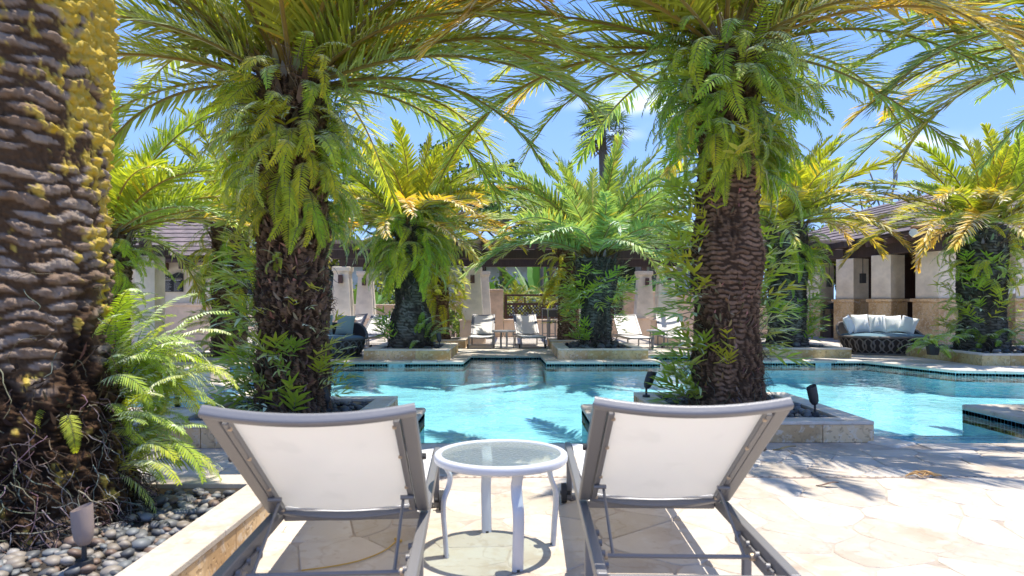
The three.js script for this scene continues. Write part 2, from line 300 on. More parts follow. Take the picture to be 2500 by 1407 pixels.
// coping stones round the pool edge
const coping = new THREE.Group(); coping.name = 'pool_coping'; coping.userData.kind = 'structure'; scene.add(coping);
const signedArea = (poly) => poly.reduce((q, p, i) => { const n = poly[(i + 1) % poly.length]; return q + p[0] * n[1] - n[0] * p[1]; }, 0) / 2;
const inward = signedArea(POOL) > 0 ? 1 : -1;
POOL.forEach((a, i) => {
  const b = POOL[(i + 1) % POOL.length], L = Math.hypot(b[0] - a[0], b[1] - a[1]), ux = (b[0] - a[0]) / L, ud = (b[1] - a[1]) / L, ox = ud * inward, od = -ux * inward;  // out of the pool
  if (a[0] > 9.5 && b[0] > 9.5) return;
  const w = 0.30, n = Math.max(1, Math.round(L / 0.55)), near = Math.min(a[1], b[1]) < 5.7 && Math.max(a[1], b[1]) < 5.7;
  for (let k = 0; k < n; k++) {
    const s = (k + 0.5) / n * L, len = L / n - 0.006, m = near ? 0.1 : w / 2 - 0.018;
    const g = rbox(len, near ? 0.03 : 0.055, near ? 0.2 : w, 0, 0, 0, near ? 0.008 : 0.02);
    at(g, 0, 0, 0, 0, Math.atan2(ud, ux), 0);
    mesh('coping_stone', at(g, a[0] + ux * s + ox * m, (near ? -0.008 : -0.0165) + 0.0008 * (k % 2) + 0.001 * (i % 3), -(a[1] + ud * s + od * m)), pick(near ? M.pave : [M.cap, M.pave[1], M.pave[3]]), coping);
  }
});
// basin, shelves and steps
{
  const list = [];
  POOL.forEach((a, i) => { const b = POOL[(i + 1) % POOL.length], g = new THREE.BufferGeometry(); g.setAttribute('position', new THREE.Float32BufferAttribute([a[0], -0.02, -a[1], b[0], -0.02, -b[1], b[0], FLOOR, -b[1], a[0], -0.02, -a[1], b[0], FLOOR, -b[1], a[0], FLOOR, -a[1]], 3)); g.computeVertexNormals(); g.setAttribute('uv', new THREE.Float32BufferAttribute(new Array(12).fill(0), 2)); list.push(g); });
  list.push(sheet(POOL, [], FLOOR));
  const pool = structure('swimming_pool', G(list), M.plaster);
  mesh('shelf', G([box(1.764, 0.22, 1.13, -0.085, -0.22 - 0.11, -5.65 - 0.567)]), M.plaster, pool);
  mesh('shelf', G([box(1.79, 0.22, 1.5, 4.25, -0.22 - 0.11, -5.65 - 0.752)]), M.plaster, pool);
  for (let k = 0; k < 3; k++) { mesh('step', G([box(1.56 - 0.005 * k, 0.28 - 0.08 * k, 0.42, -0.135, FLOOR + (0.28 - 0.08 * k) / 2 + 0.001, -15.2 + 0.213 + 0.42 * k)]), M.plaster, pool); mesh('step', G([box(1.42, 0.28 - 0.08 * k, 0.42, 3.675, FLOOR + (0.28 - 0.08 * k) / 2 + 0.001, -15.2 + 0.213 + 0.42 * k)]), M.plaster, pool); }
  // glass mosaic: a band along the waterline and two rows on each shelf edge
  const b = new Builder(), blues = [[0.16, 0.32, 0.5], [0.24, 0.44, 0.55], [0.4, 0.62, 0.66], [0.45, 0.62, 0.62], [0.14, 0.3, 0.46], [0.42, 0.55, 0.55], [0.2, 0.42, 0.52]];
  const quad = (o, u, v, n, c) => { const q = [[0, 0], [1, 0], [1, 1], [0, 1]].map(([s, t]) => b.v(o.x + u.x * s + v.x * t, o.y + u.y * s + v.y * t, o.z + u.z * s + v.z * t, n.x, n.y, n.z, c)); b.tri(q[0], q[1], q[2]); b.tri(q[0], q[2], q[3]); };
  const band = (a, c, y0, rows, out, size = 0.05) => {
    const L = Math.hypot(c[0] - a[0], c[1] - a[1]), ux = (c[0] - a[0]) / L, ud = (c[1] - a[1]) / L, nx = -ud * inward * out, nd = ux * inward * out, n = Math.floor(L / size);
    for (let k = 0; k < n; k++) for (let r = 0; r < rows; r++) quad(V(a[0] + ux * k * L / n + nx * 0.004, y0 - (r + 1) * size, -(a[1] + ud * k * L / n + nd * 0.004)), V(ux * size * 0.92, 0, -ud * size * 0.92), V(0, size * 0.92, 0), V(nx, 0, -nd), pick(blues));
  };
  POOL.forEach((a, i) => band(a, POOL[(i + 1) % POOL.length], -0.046, 3, 1));
  for (const [x0, x1, d] of [[-0.96, 0.79, 6.73], [-0.96, 0.79, 6.60], [3.36, 5.14, 7.1], [3.36, 5.14, 6.95]]) for (let x = x0; x < x1; x += 0.055) if (R() < 0.86) quad(V(x, -0.2165, -d), V(0.05, 0, 0), V(0, 0, -0.03), V(0, 1, 0), pick(blues.slice(0, 2)));
  stuffPart('waterline_tiles', b.build(), M.tile, pool);
  const inset = POOL.map(([x, d]) => [x, d]);
  structure('pool_water', sheet(inset, [], WATER), M.water);
}
function depthMarker(x, d, label) {
  const c = document.createElement('canvas'); c.width = 256; c.height = 128; const k = c.getContext('2d');
  k.fillStyle = '#7f9ea2'; k.fillRect(0, 0, 256, 128); k.fillStyle = '#16333f'; k.font = 'bold 96px sans-serif'; k.textAlign = 'center'; k.textBaseline = 'middle'; k.fillText('4', 62, 66);
  k.strokeStyle = '#3d5f6b'; k.lineWidth = 8; k.beginPath(); k.arc(190, 64, 42, 0, Math.PI * 2); k.stroke(); k.beginPath(); k.moveTo(162, 36); k.lineTo(218, 92); k.moveTo(218, 36); k.lineTo(162, 92); k.stroke();
  const t = new THREE.CanvasTexture(c); t.colorSpace = THREE.SRGBColorSpace;
  const g = new THREE.PlaneGeometry(0.32, 0.15); g.userData.uvDone = true;
  const o = mesh('depth_marker', g, std({ map: t, roughness: 0.3 })); o.position.set(x, -0.115, -d + 0.012); tag(o, label, 'depth marker');
}
depthMarker(gx(968, 13.6), 13.6, 'depth tile with a 4 on the pool edge before the large fern-collared palm');
depthMarker(gx(2010, 13.8), 13.8, 'depth tile with a 4 on the pool edge beside the round pillowed daybed');
// raised spa
{
  const [x0, x1, d0, d1] = SPA, t = thing('raised_spa', 'low raised spa with white stone rim and blue mosaic outer wall', 'spa', 0, 0, 0);
  const w = 0.36, h = 0.12, mid = (a, b) => (a + b) / 2;
  const rim = [[x1 + w / 2 - 0.2, mid(d0, d1), w, d1 - d0 + 2 * w - 0.4], [mid(x0, x1) - 0.1, d0 - w / 2 + 0.2, x1 - x0 - 0.03, w], [mid(x0, x1) - 0.1, d1 + w / 2 - 0.2, x1 - x0 - 0.03, w], [x0 - w / 2 + 0.1, mid(d0, d1), w, d1 - d0 - 0.1]];
  rim.forEach(([x, d, sx, sd]) => mesh('rim', G([rbox(sx, 0.04, sd, x, h + 0.02, -d, 0.012)]), M.pave[4], t));
  rim.forEach(([x, d, sx, sd]) => mesh('wall', G([box(sx - 0.02, 0.6, sd - 0.02, x, h - 0.302, -d)]), M.plaster, t));
  mesh('floor', G([box(x1 - x0, 0.02, d1 - d0, mid(x0, x1), -0.2, -mid(d0, d1))]), M.plaster, t);
  const b = new Builder(), blues = [[0.02, 0.06, 0.3], [0.05, 0.2, 0.5], [0.16, 0.42, 0.6], [0.1, 0.3, 0.55], [0.2, 0.5, 0.62]];
  const X = x1 + w - 0.2 - 0.004;
  for (let d = d0 - 0.15; d < d1 + 0.15; d += 0.05) for (let r = 0; r < 3; r++) { const y = 0.115 - (r + 1) * 0.038, c = pick(blues), q = [[0, 0], [0.046, 0], [0.046, 0.035], [0, 0.035]].map(([s, v]) => b.v(X, y + v, -d - s, 1, 0, 0, c)); b.tri(q[0], q[1], q[2]); b.tri(q[0], q[2], q[3]); }
  for (let x = x0; x < x1; x += 0.05) for (let r = 0; r < 3; r++) { const y = 0.11 - (r + 1) * 0.05, c = pick(blues), q = [[0, 0], [0.046, 0], [0.046, 0.046], [0, 0.046]].map(([s, v]) => b.v(x + s, y + v, -d1 + 0.21, 0, 0, 1, c)); b.tri(q[0], q[1], q[2]); b.tri(q[0], q[2], q[3]); }
  stuffPart('mosaic', b.build(), M.tile, t);
  mesh('water', G([at(new THREE.PlaneGeometry(x1 - x0 - 0.02, d1 - d0 - 0.4), mid(x0, x1) - 0.1, 0.045, -mid(d0, d1), -Math.PI / 2)]), M.water, t);
  const bl = mesh('stone_block', G([rbox(0.62, 0.34, 0.6, -4.15, 0.17 - 0.0, -9.0, 0.015)]), M.pave[4], t); bl.userData.label = 'white stone block inside the spa';
}

// ---------------------------------------------------------------- planters with pebble beds
const pebbleGeo = [0, 1, 2].map((k) => { const g = new THREE.IcosahedronGeometry(1, 1), p = g.attributes.position; for (let i = 0; i < p.count; i++) { const x = p.getX(i), y = p.getY(i), z = p.getZ(i), s = 1 + 0.22 * noise3(x * 1.2 + k * 9, y * 1.2, z * 1.2); p.setXYZ(i, x * s, y * s * 0.62, z * s * 0.8); } const n = new Float32Array(p.count * 3); for (let i = 0; i < p.count; i++) { const v = V(p.getX(i), p.getY(i) * 2, p.getZ(i)).normalize(); n.set([v.x, v.y, v.z], i * 3); } g.setAttribute('normal', new THREE.BufferAttribute(n, 3)); return G(g); });
function planter(label, x0, x1, d0, d1, h, o = {}) {
  const w = o.wall ?? 0.2, t = thing('stone_planter', label, 'planter', 0, 0, 0, 0, o.group);
  const mats = o.mats ?? M.stone, blen = o.block ?? 0.42, capH = 0.03;
  const side = (ax, ad, bx, bd) => {
    const L = Math.hypot(bx - ax, bd - ad), n = Math.max(1, Math.round(L / blen)), turn = Math.atan2(bd - ad, bx - ax);
    let s = 0; const cuts = [0]; for (let k = 1; k < n; k++) cuts.push((k + rand(-0.2, 0.2)) / n * L); cuts.push(L);
    for (let k = 0; k < n; k++) { const l = cuts[k + 1] - cuts[k], m = (cuts[k + 1] + cuts[k]) / 2, f = m / L; mesh('block', G([rbox(l - 0.004, h - capH, w - 0.012, lerp(ax, bx, f), (h - capH) / 2 - 0.003, -lerp(ad, bd, f), 0.005, 0, turn, 0)]), pick(mats), t); }
    const nc = Math.max(1, Math.round(L / 0.8)); for (let k = 0; k < nc; k++) { const f = (k + 0.5) / nc; mesh('cap', G([rbox(L / nc - 0.003, capH, w, lerp(ax, bx, f), h - capH / 2 - 0.002, -lerp(ad, bd, f), 0.006, 0, turn, 0)]), o.cap ?? M.cap, t); }
  };
  const i = w / 2;
  side(x0, d0 + i, x1, d0 + i); side(x0, d1 - i, x1, d1 - i); side(x0 + i, d0 + w + 0.003, x0 + i, d1 - w - 0.003); side(x1 - i, d0 + w + 0.003, x1 - i, d1 - w - 0.003);
  const bed = h - 0.06;
  mesh('soil', G([box(x1 - x0 - 2 * w + 0.01, 0.05, d1 - d0 - 2 * w + 0.01, (x0 + x1) / 2, bed - 0.025, -(d0 + d1) / 2)]), M.soil, t);
  return { t, x0: x0 + w, x1: x1 - w, d0: d0 + w, d1: d1 - w, y: bed };
}
function pebbles(p, count, size, mats, singles = 0, see = null) {
  const all = [];
  for (let k = 0; k < count; k++) { const s = size * Math.exp(rand(-0.55, 0.6)); all.push({ x: rand(p.x0 + s * 0.7, p.x1 - s * 0.7), d: rand(p.d0 + s * 0.7, p.d1 - s * 0.7), s, lay: R() < 0.35 ? 1 : 0 }); }
  const seen = all.filter((q) => !see || see(q)).sort((a, b) => b.s / b.d - a.s / a.d), single = new Set(seen.slice(0, singles));
  const place = (q, o) => { o.position.set(q.x, p.y + q.s * (0.25 + 0.7 * q.lay), -q.d); o.rotation.set(rand(-0.35, 0.35), rand(0, 6.3), rand(-0.35, 0.35)); o.scale.set(q.s, q.s * rand(0.8, 1.1), q.s * rand(0.85, 1.1)); };
  const rest = all.filter((q) => !single.has(q));
  for (const q of single) place(q, mesh('pebble', pick(pebbleGeo), pick(mats), p.t));
  const dummy = new THREE.Object3D();
  mats.forEach((m, k) => { const l = rest.filter((_, i) => i % mats.length === k); if (!l.length) return; const im = new THREE.InstancedMesh(pebbleGeo[k % 3], m, l.length); im.name = 'pebbles'; im.userData.kind = 'stuff'; im.castShadow = im.receiveShadow = true; l.forEach((q, i) => { place(q, dummy); dummy.updateMatrix(); im.setMatrixAt(i, dummy.matrix); }); p.t.add(im); });
}
const bed0 = planter('low stone planter full of river pebbles around the lichened palm trunk', -4.2, -1.25, 1.25, 3.95, 0.18, { block: 0.55, cap: M.pave[2] });
pebbles(bed0, 3800, 0.0215, M.pebble, 290, (q) => q.x > gx(-60, q.d) && q.d > 2.3 && !(q.x < -1.95 && q.d > 3.0));
const bed1 = planter('low stone planter at the foot of the fern-clad palm beside the lounge chairs', -3.0, -1.2, 5.5, 7.2, 0.19, {});
pebbles(bed1, 420, 0.03, M.darkPebble.concat([M.pebble[1]]));
const bed2 = planter('golden stone planter with two black spotlights at the thick brown palm', 1.35, 3.04, 5.72, 7.6, 0.18, {});
pebbles(bed2, 700, 0.028, M.darkPebble.concat([M.pebble[0], M.pebble[3]]), 0);
const far = { block: 0.6, mats: M.mossStone.concat([M.stone[2]]), wall: 0.26 };
const bed3 = planter('mossy stone planter of the palm with the round fern collar', -3.05, -1.28, 14.0, 16.3, 0.22, far);
pebbles(bed3, 160, 0.05, M.darkPebble);
const bed3b = planter('small orange stone planter behind the mossy planter', -2.1, -1.2, 17.6, 19.0, 0.22, { block: 0.5 });
const bed4 = planter('pale stone planter of the short palm with the spreading crown', 0.95, 2.82, 14.1, 16.4, 0.22, { ...far, mats: [M.mossStone[0], M.stone[2], M.stone[0]] });
pebbles(bed4, 160, 0.05, M.darkPebble);
const bed4b = planter('small orange stone planter beside the bar table', 0.98, 2.3, 17.4, 18.8, 0.22, { block: 0.5 });
const bed5 = planter('long stone planter beside the pillowed daybed, next to the thick brown palm', 4.75, 7.22, 14.5, 17.2, 0.21, far);
pebbles(bed5, 160, 0.05, M.darkPebble);
const bed6 = planter('stone planter of the leafy palm before the pavilion columns', 8.75, 12.2, 12.7, 15.3, 0.22, far);
pebbles(bed6, 160, 0.05, M.darkPebble);
const bed7 = planter('tan stone planter behind the raised spa', -7.0, -4.75, 12.0, 13.5, 0.2, { block: 0.6 });
const bed9 = planter('stone planter on the deck spur with the dark mosaic edge', 5.72, 7.9, 5.6, 7.62, 0.2, far);

// ---------------------------------------------------------------- palms and ferns
const GREEN = [0.34, 0.38, 0.02], BLUE = [0.19, 0.3, 0.08], LIME = [0.62, 0.64, 0.02], GOLD = [0.85, 0.54, 0.025], STRAW = [0.45, 0.33, 0.14];
function frondGeo(o) {                            // grows from the origin along +x, arching down
  const r = rng(o.seed), b = new Builder(), N = 22, pts = [], tan = [], len = o.len, sway = (r() - 0.5) * 0.5 * len;
  let x = 0, y = 0;
  for (let k = 0; k <= N; k++) { const s = k / N, a = (o.e0 - o.droop * Math.pow(s, o.pw ?? 1.3)) * D2R; pts.push(V(x, y, sway * s * s * s)); tan.push(V(Math.cos(a), Math.sin(a), 1.5 * sway * s * s / len).normalize()); x += Math.cos(a) * len / N; y += Math.sin(a) * len / N; }
  const rach = o.rachis ?? [0.42, 0.30, 0.05];
  b.stem(pts, 0.024 * (o.thick ?? 1), 0.005 * (o.thick ?? 1), rach, 5);
  const n = o.n ?? 70;
  for (let k = 0; k < n; k++) for (const side of [-1, 1]) {
    const s = lerp(o.petiole ?? 0.1, 0.995, (k + 0.5 * (side > 0) + r() * 0.3) / n), f = s * N, i = Math.min(N - 1, Math.floor(f)), p = pts[i].clone().lerp(pts[i + 1], f - i), T = tan[i].clone().lerp(tan[i + 1], f - i).normalize(), up = V(-T.y, T.x, 0).normalize(), B = V().crossVectors(T, up).normalize();
    const prof = Math.min(1, 0.42 + s * 2.4) * (1 - 0.62 * Math.pow(s, 3)), L = o.leaf * prof * (0.85 + 0.3 * r());
    const fwd = lerp(62, 24, Math.pow(s, 0.8)) * D2R + (r() - 0.5) * 0.25, lift = (o.lift ?? 24) * D2R * (r() * 1.3 + 0.1);
    const dir = B.clone().multiplyScalar(side * Math.sin(fwd) * Math.cos(lift)).addScaledVector(T, Math.cos(fwd)).addScaledVector(up, Math.sin(lift)).normalize();
    const wid = V().crossVectors(dir, up).normalize().multiplyScalar(1); wid.applyAxisAngle(dir, (r() - 0.5) * 1.1 + side * 0.35);
    const old = smooth(1 - (o.gold ?? 0) - 0.25, 1 - (o.gold ?? 0) + 0.2, s + (r() - 0.5) * 0.35);
    let c = mix3(o.color ?? GREEN, o.color2 ?? LIME, r() * 0.75); c = mix3(c, r() < 0.25 ? STRAW : GOLD, (o.gold ?? 0) > 0 ? old * (0.6 + 0.4 * r()) : (r() < 0.04 ? 0.6 : 0)); const q = 0.8 + 0.4 * r();
    b.blade(p, dir, wid, L, o.w ?? 0.026, [c[0] * q, c[1] * q, c[2] * q], 0.06 + 0.16 * r(), 0.3, 0.25);
  }
  return b.build();
}
function fernGeo(o) {                             // a sword fern leaf
  const r = rng(o.seed), b = new Builder(), N = 12, pts = [], tan = [];
  let x = 0, y = 0;
  for (let k = 0; k <= N; k++) { const s = k / N, a = (o.e0 - o.droop * Math.pow(s, 1.1)) * D2R; pts.push(V(x, y, (o.sway ?? 0) * s * s)); tan.push(V(Math.cos(a), Math.sin(a), 0)); x += Math.cos(a) * o.len / N; y += Math.sin(a) * o.len / N; }
  b.stem(pts, 0.004, 0.0015, [0.1, 0.13, 0.03], 3);
  const n = o.n ?? 26;
  for (let k = 0; k < n; k++) for (const side of [-1, 1]) {
    const s = lerp(0.1, 0.99, (k + 0.5) / n), f = s * N, i = Math.min(N - 1, Math.floor(f)), p = pts[i].clone().lerp(pts[i + 1], f - i), T = tan[i], up = V(-T.y, T.x, 0), B = V().crossVectors(T, up);
    const L = o.leaf * Math.min(1, 0.5 + 2 * s) * (1 - 0.8 * Math.pow(s, 2.2)) * (0.9 + 0.2 * r()), fwd = 72 * D2R - s * 0.5;
    const dir = B.clone().multiplyScalar(side * Math.sin(fwd)).addScaledVector(T, Math.cos(fwd)).addScaledVector(up, 0.12 - 0.3 * r()).normalize(), wid = V().crossVectors(dir, up).normalize(), q = 0.8 + 0.4 * r();
    const c = mix3([0.42, 0.53, 0.008], [0.64, 0.66, 0.01], r());
    b.blade(p, dir, wid, L, o.len * 0.9 / n * 0.68, [c[0] * q, c[1] * q, c[2] * q], 0.15 + 0.2 * r(), 0.25, 0.15);
  }
  return b.build();
}
function lanceGeo(o) {                            // a lobed lance leaf of the climbing fern
  const r = rng(o.seed), b = new Builder(), stem = [], c0 = mix3([0.38, 0.51, 0.01], [0.63, 0.64, 0.01], r());
  for (let k = 0; k <= 5; k++) { const s = k / 5; stem.push(V(o.len * s * 0.8, 0.1 * o.len * Math.sin(s * 2.2) - 0.12 * o.len * s * s, 0)); }
  b.stem(stem, 0.003, 0.0015, [0.12, 0.12, 0.04], 3);
  const lobes = o.lobes ?? 3;
  for (let k = 0; k < lobes; k++) for (const side of [-1, 1]) {
    const s = lerp(0.4, 0.9, k / Math.max(1, lobes - 1)), i = Math.min(4, Math.floor(s * 5)), p = stem[i].clone().lerp(stem[i + 1], s * 5 - i), a = lerp(58, 34, s) * D2R + (r() - 0.5) * 0.3;
    const dir = V(Math.cos(a), 0.2 * (r() - 0.3), side * Math.sin(a)).normalize(), wid = V(-side * Math.sin(a) * 1, 0.3 * (r() - 0.5), Math.cos(a)).normalize(), q = 0.85 + 0.3 * r();
    b.blade(p, dir, wid, o.len * lerp(0.55, 0.4, s) * (0.8 + 0.4 * r()), o.len * 0.085, c0.map((x) => x * q), 0.25 * r(), 0.35, 0.15);
  }
  b.blade(stem[4], V(1, -0.1, 0).normalize(), V(0, 0, 1), o.len * 0.5, o.len * 0.09, c0, 0.2, 0.35, 0.15);
  return b.build();
}
const FERN = [[45, 120, 0.62], [20, 95, 0.7], [62, 165, 0.66], [5, 80, 0.58], [35, 135, 0.5], [-10, 70, 0.66]].map(([e0, droop, len], k) => fernGeo({ e0, droop, len, leaf: 0.105, seed: 300 + k, n: 27, sway: (k % 3 - 1) * 0.08 }));
const LANCE = [0, 1, 2, 3, 4].map((k) => lanceGeo({ len: 0.34, lobes: 2 + k % 3, seed: 400 + k }));
const dirOf = (az) => V(Math.sin(az * D2R), 0, Math.cos(az * D2R));        // 0 faces +z, 90 faces +x
function sprout(name, geo, mat, parent, pos, az, pitch, roll, s) {
  const m = mesh(name, geo, mat, parent), d = dirOf(az);
  m.position.copy(pos); m.rotation.order = 'YZX'; m.rotation.set(roll, Math.atan2(-d.z, d.x), pitch * D2R); m.scale.setScalar(s);
  return m;
}
function trunkGeo(o) {                            // rings of old leaf scars on a column, from y = 0 to o.h
  const A = o.around ?? 96, K = o.up ?? 160, pos = [], col = [], uv = [], idx = [], sd = o.seed * 13.7;
  const scarN = o.scars ?? 9, sh = o.scarH ?? 0.055, amp = o.amp ?? 0.02;
  for (let k = 0; k <= K; k++) {
    const y = k / K * o.h;
    for (let a = 0; a <= A; a++) {
      const th = a / A * 2 * Math.PI, cx = Math.cos(th), sx = Math.sin(th);
      const wob = noise3(cx * 1.3 + sd, y * 1.6, sx * 1.3), y2 = y + sh * 0.38 * noise3(cx * 2.4, y * 2.6 + sd, sx * 2.4) + (o.slant ?? 0) * Math.sin(th + 0.7) * 0.05;
      const row = Math.floor(y2 / sh), fv = y2 / sh - row - 0.5, un = th / (2 * Math.PI) * scarN + (((row % 2) + 2) % 2) * 0.5 + 0.5 * noise3(row * 3.1, th * 0.8, sd) + 0.3 * hash(row + 50, 7, o.seed), fu = un - Math.floor(un) - 0.5;
      const id = hash(Math.floor(un + 50) % scarN, row + 100, o.seed), edge = 0.16 * noise3(un * 2.3, row * 1.7, sd) , lens = clamp(1 + edge - Math.pow(Math.abs(fu) * 2.12, 2.6) - Math.pow(Math.abs(fv + 0.14 * noise3(th * 3, row, sd)) * (o.thin ?? 2.3), 1.6)), scar = smooth(0.0, 0.5, lens) * (0.55 + 0.45 * id);
      const fib = smooth(o.fib0 ?? -1, o.fib1 ?? -0.5, noise3(cx * 1.1 + 9, y * 0.9, sx * 1.1 + sd) + (o.fibY ? o.fibY(y, th) : 0)), n1 = noise3(cx * 6, y * 9 + sd, sx * 6), n2 = noise3(cx * 22, y * 30 + sd, sx * 22), n3 = noise3(cx * 9, y * 70 + sd, sx * 9);
      const bare = 1 - (o.fib0 === undefined ? 0 : fib);
      const rad = o.r(y) * (1 + 0.03 * wob) + amp * bare * (scar - 0.4) * (0.8 + 0.5 * n1) + amp * (1 - bare) * (0.9 * n1 + 0.55 * n3) + amp * 0.3 * n2 + amp * 0.35 * n1 * bare + amp * 0.22 * n3 * bare;
      const lx = o.lean ? o.lean(y) : 0;
      pos.push(sx * rad + lx, y, cx * rad); uv.push(th * o.r(y), y);
      let c = mix3(o.gap, mix3(o.scarA, o.scarB, clamp(id + 0.35 * n1)), smooth(0.1, 0.45, scar));
      c = mix3(mix3(o.fibre, o.fibreB ?? o.fibre, smooth(-0.1, 0.6, n1 + n3 * 0.6)), c, bare);
      if (o.lichen) { const m = smooth(0.10, 0.32, noise3(cx * 2.6 + 3, y * 3.6, sx * 2.6) * 0.6 + 0.4 * n1 + o.lichen(y, th) + 0.2 * n2); c = mix3(c, mix3([0.72, 0.47, 0.035], [0.55, 0.42, 0.1], clamp(0.5 + n2)), m * 0.92); }
      const g = 0.82 + 0.3 * (n2 * 0.5 + 0.5);
      col.push(c[0] * g, c[1] * g, c[2] * g);
    }
  }
  for (let k = 0; k < K; k++) for (let a = 0; a < A; a++) { const i = k * (A + 1) + a; idx.push(i, i + 1, i + A + 1, i + 1, i + A + 2, i + A + 1); }
  const g = new THREE.BufferGeometry();
  g.setAttribute('position', new THREE.Float32BufferAttribute(pos, 3)); g.setAttribute('color', new THREE.Float32BufferAttribute(col, 3)); g.setAttribute('uv', new THREE.Float32BufferAttribute(uv, 2)); g.setIndex(idx); g.computeVertexNormals(); g.userData.uvDone = true;
  return g;
}
function rootFibres(parent, rad, y0, y1, n, len, colors, az0 = -120, az1 = 120, thick = 0.0035) {
  const b = new Builder();
  for (let k = 0; k < n; k++) {
    const az = rand(az0, az1), y = lerp(y0, y1, R() * R()), d = dirOf(az), r = rad(y) + 0.01, p = V(d.x * r, y, d.z * r), pts = [p.clone()], dir = V(d.x * 0.5 + rand(-0.8, 0.8), rand(-1, 0.25), d.z * 0.5 + rand(-0.5, 0.5)).normalize(), L = len * rand(0.4, 1.3), m = 6;
    for (let i = 0; i < m; i++) { p.addScaledVector(dir, L / m); dir.add(V(rand(-0.7, 0.7), rand(-0.6, 0.3), rand(-0.7, 0.7))).normalize(); const q = Math.hypot(p.x, p.z), want = rad(Math.max(0, p.y)); if (q < want) { p.x *= (want + 0.004) / q; p.z *= (want + 0.004) / q; } if (q > want + 0.1) { p.x *= (want + 0.08) / q; p.z *= (want + 0.08) / q; } p.y = Math.max(p.y, 0.004); pts.push(p.clone()); }
    b.stem(pts, thick * rand(0.5, 1.2), thick * 0.4, pick(colors).map((x) => x * rand(0.7, 1.2)), 3);
  }
  return stuffPart('root_fibres', b.build(), M.fibre, parent);
}
// crown: special fronds first, then a spiral of others
const frondCache = new Map();
function crown(palm, y, o) {
  const make = (e0, droop, len, gold, seed, extra = {}) => { const key = [o.key, Math.round(e0 / 8), Math.round(droop / 15), Math.round(gold * 4), seed % 2].join(); if (!frondCache.has(key)) frondCache.set(key, frondGeo({ e0: Math.round(e0 / 8) * 8, droop: Math.round(droop / 15) * 15, len: 1, leaf: o.leaf / o.len, w: (o.w ?? 0.026) / o.len, n: o.n, gold, color: o.color, color2: o.color2, seed: 500 + frondCache.size * 7, thick: 1 / o.len, lift: o.lift, rachis: o.rachis, ...extra })); return frondCache.get(key); };
  const put = (az, e0, droop, len, gold, seed, roll = 0) => { const d = dirOf(az), out = 0.06 + 0.12 * (1 - e0 / 90); const m = sprout('frond', make(e0, droop, len, gold, seed), pick(o.mats ?? M.frond), palm, V((o.dx ?? 0) + d.x * out, y + 0.12 * (e0 / 90), d.z * out), az, 0, roll, len); return m; };
  for (const [az, e0, droop, len, gold, roll] of o.special ?? []) put(az, e0, droop, len, gold ?? 0, Math.round(az + 400), roll ?? 0);
  for (let k = 0; k < o.count; k++) {
    const t = (k + 0.5) / o.count, az = (k * 137.5 + (o.az ?? 0) + rand(-12, 12)) % 360, e0 = lerp(o.eTop ?? 84, o.eLow ?? 0, Math.pow(t, o.pow ?? 0.9)) + rand(-6, 6), droop = lerp(o.droop0 ?? 45, o.droop1 ?? 105, t) + rand(-12, 12);
    if (o.skip && o.skip(((az + 540) % 360) - 180, e0)) continue;
    put(az, e0, droop, o.len * rand(0.82, 1.08) * (t < 0.2 ? 0.85 : 1), t > (o.goldFrom ?? 0.75) && !(o.green && o.green(((az + 540) % 360) - 180)) && R() < (o.goldShare ?? 0.6) ? pick([0.25, 0.5, 0.75]) : 0, k, rand(-0.3, 0.3));
  }
}
function ferns(palm, rad, list) {                 // [kind, count, y0, y1, az0, az1, pitch0, pitch1, scale0, scale1, materials]
  for (const [kind, n, y0, y1, az0, az1, p0, p1, s0, s1, mats, dx] of list) for (let k = 0; k < n; k++) {
    const az = rand(az0, az1), y = rand(y0, y1), d = dirOf(az), r = rad(y) - 0.01;
    sprout('fern_leaf', pick(kind === 'fern' ? FERN : LANCE), pick(mats ?? M.fern), palm, V(d.x * r + (dx ?? 0), y, d.z * r), az + rand(-35, 35), rand(p0, p1), rand(-0.5, 0.5), rand(s0, s1));
  }
}
function boots(palm, rad, y0, y1, n, col, dx = 0) { // cut leaf bases and dry fibre under the crown
  const b = new Builder();
  for (let k = 0; k < n; k++) { const az = k * 137.5, d = dirOf(az), y = lerp(y0, y1, k / n), r = rad(y) - 0.02, p = V(d.x * r + dx, y, d.z * r), dir = V(d.x * 0.75, 1, d.z * 0.75).normalize(), wid = V(d.z, 0, -d.x), L = rand(0.1, 0.2); for (const o of [0, 0.012]) b.blade(p.clone().addScaledVector(d, o), dir, wid, L, 0.06, pick(col).map((x) => x * rand(0.7, 1.2)), -0.1, 0.3, 0.2); }
  for (let k = 0; k < n * 4; k++) { const az = rand(0, 360), d = dirOf(az), y = rand(y0, y1), r = rad(y), p = V(d.x * r + dx, y, d.z * r); b.stem([p, p.clone().add(V(d.x * 0.08 + rand(-0.1, 0.1), rand(-0.02, 0.14), d.z * 0.08 + rand(-0.1, 0.1))), p.clone().add(V(d.x * 0.1 + rand(-0.2, 0.2), rand(-0.1, 0.25), d.z * 0.1 + rand(-0.2, 0.2)))], 0.004, 0.002, pick(col), 3); }
  return stuffPart('leaf_bases', b.build(), M.fibre, palm);
}
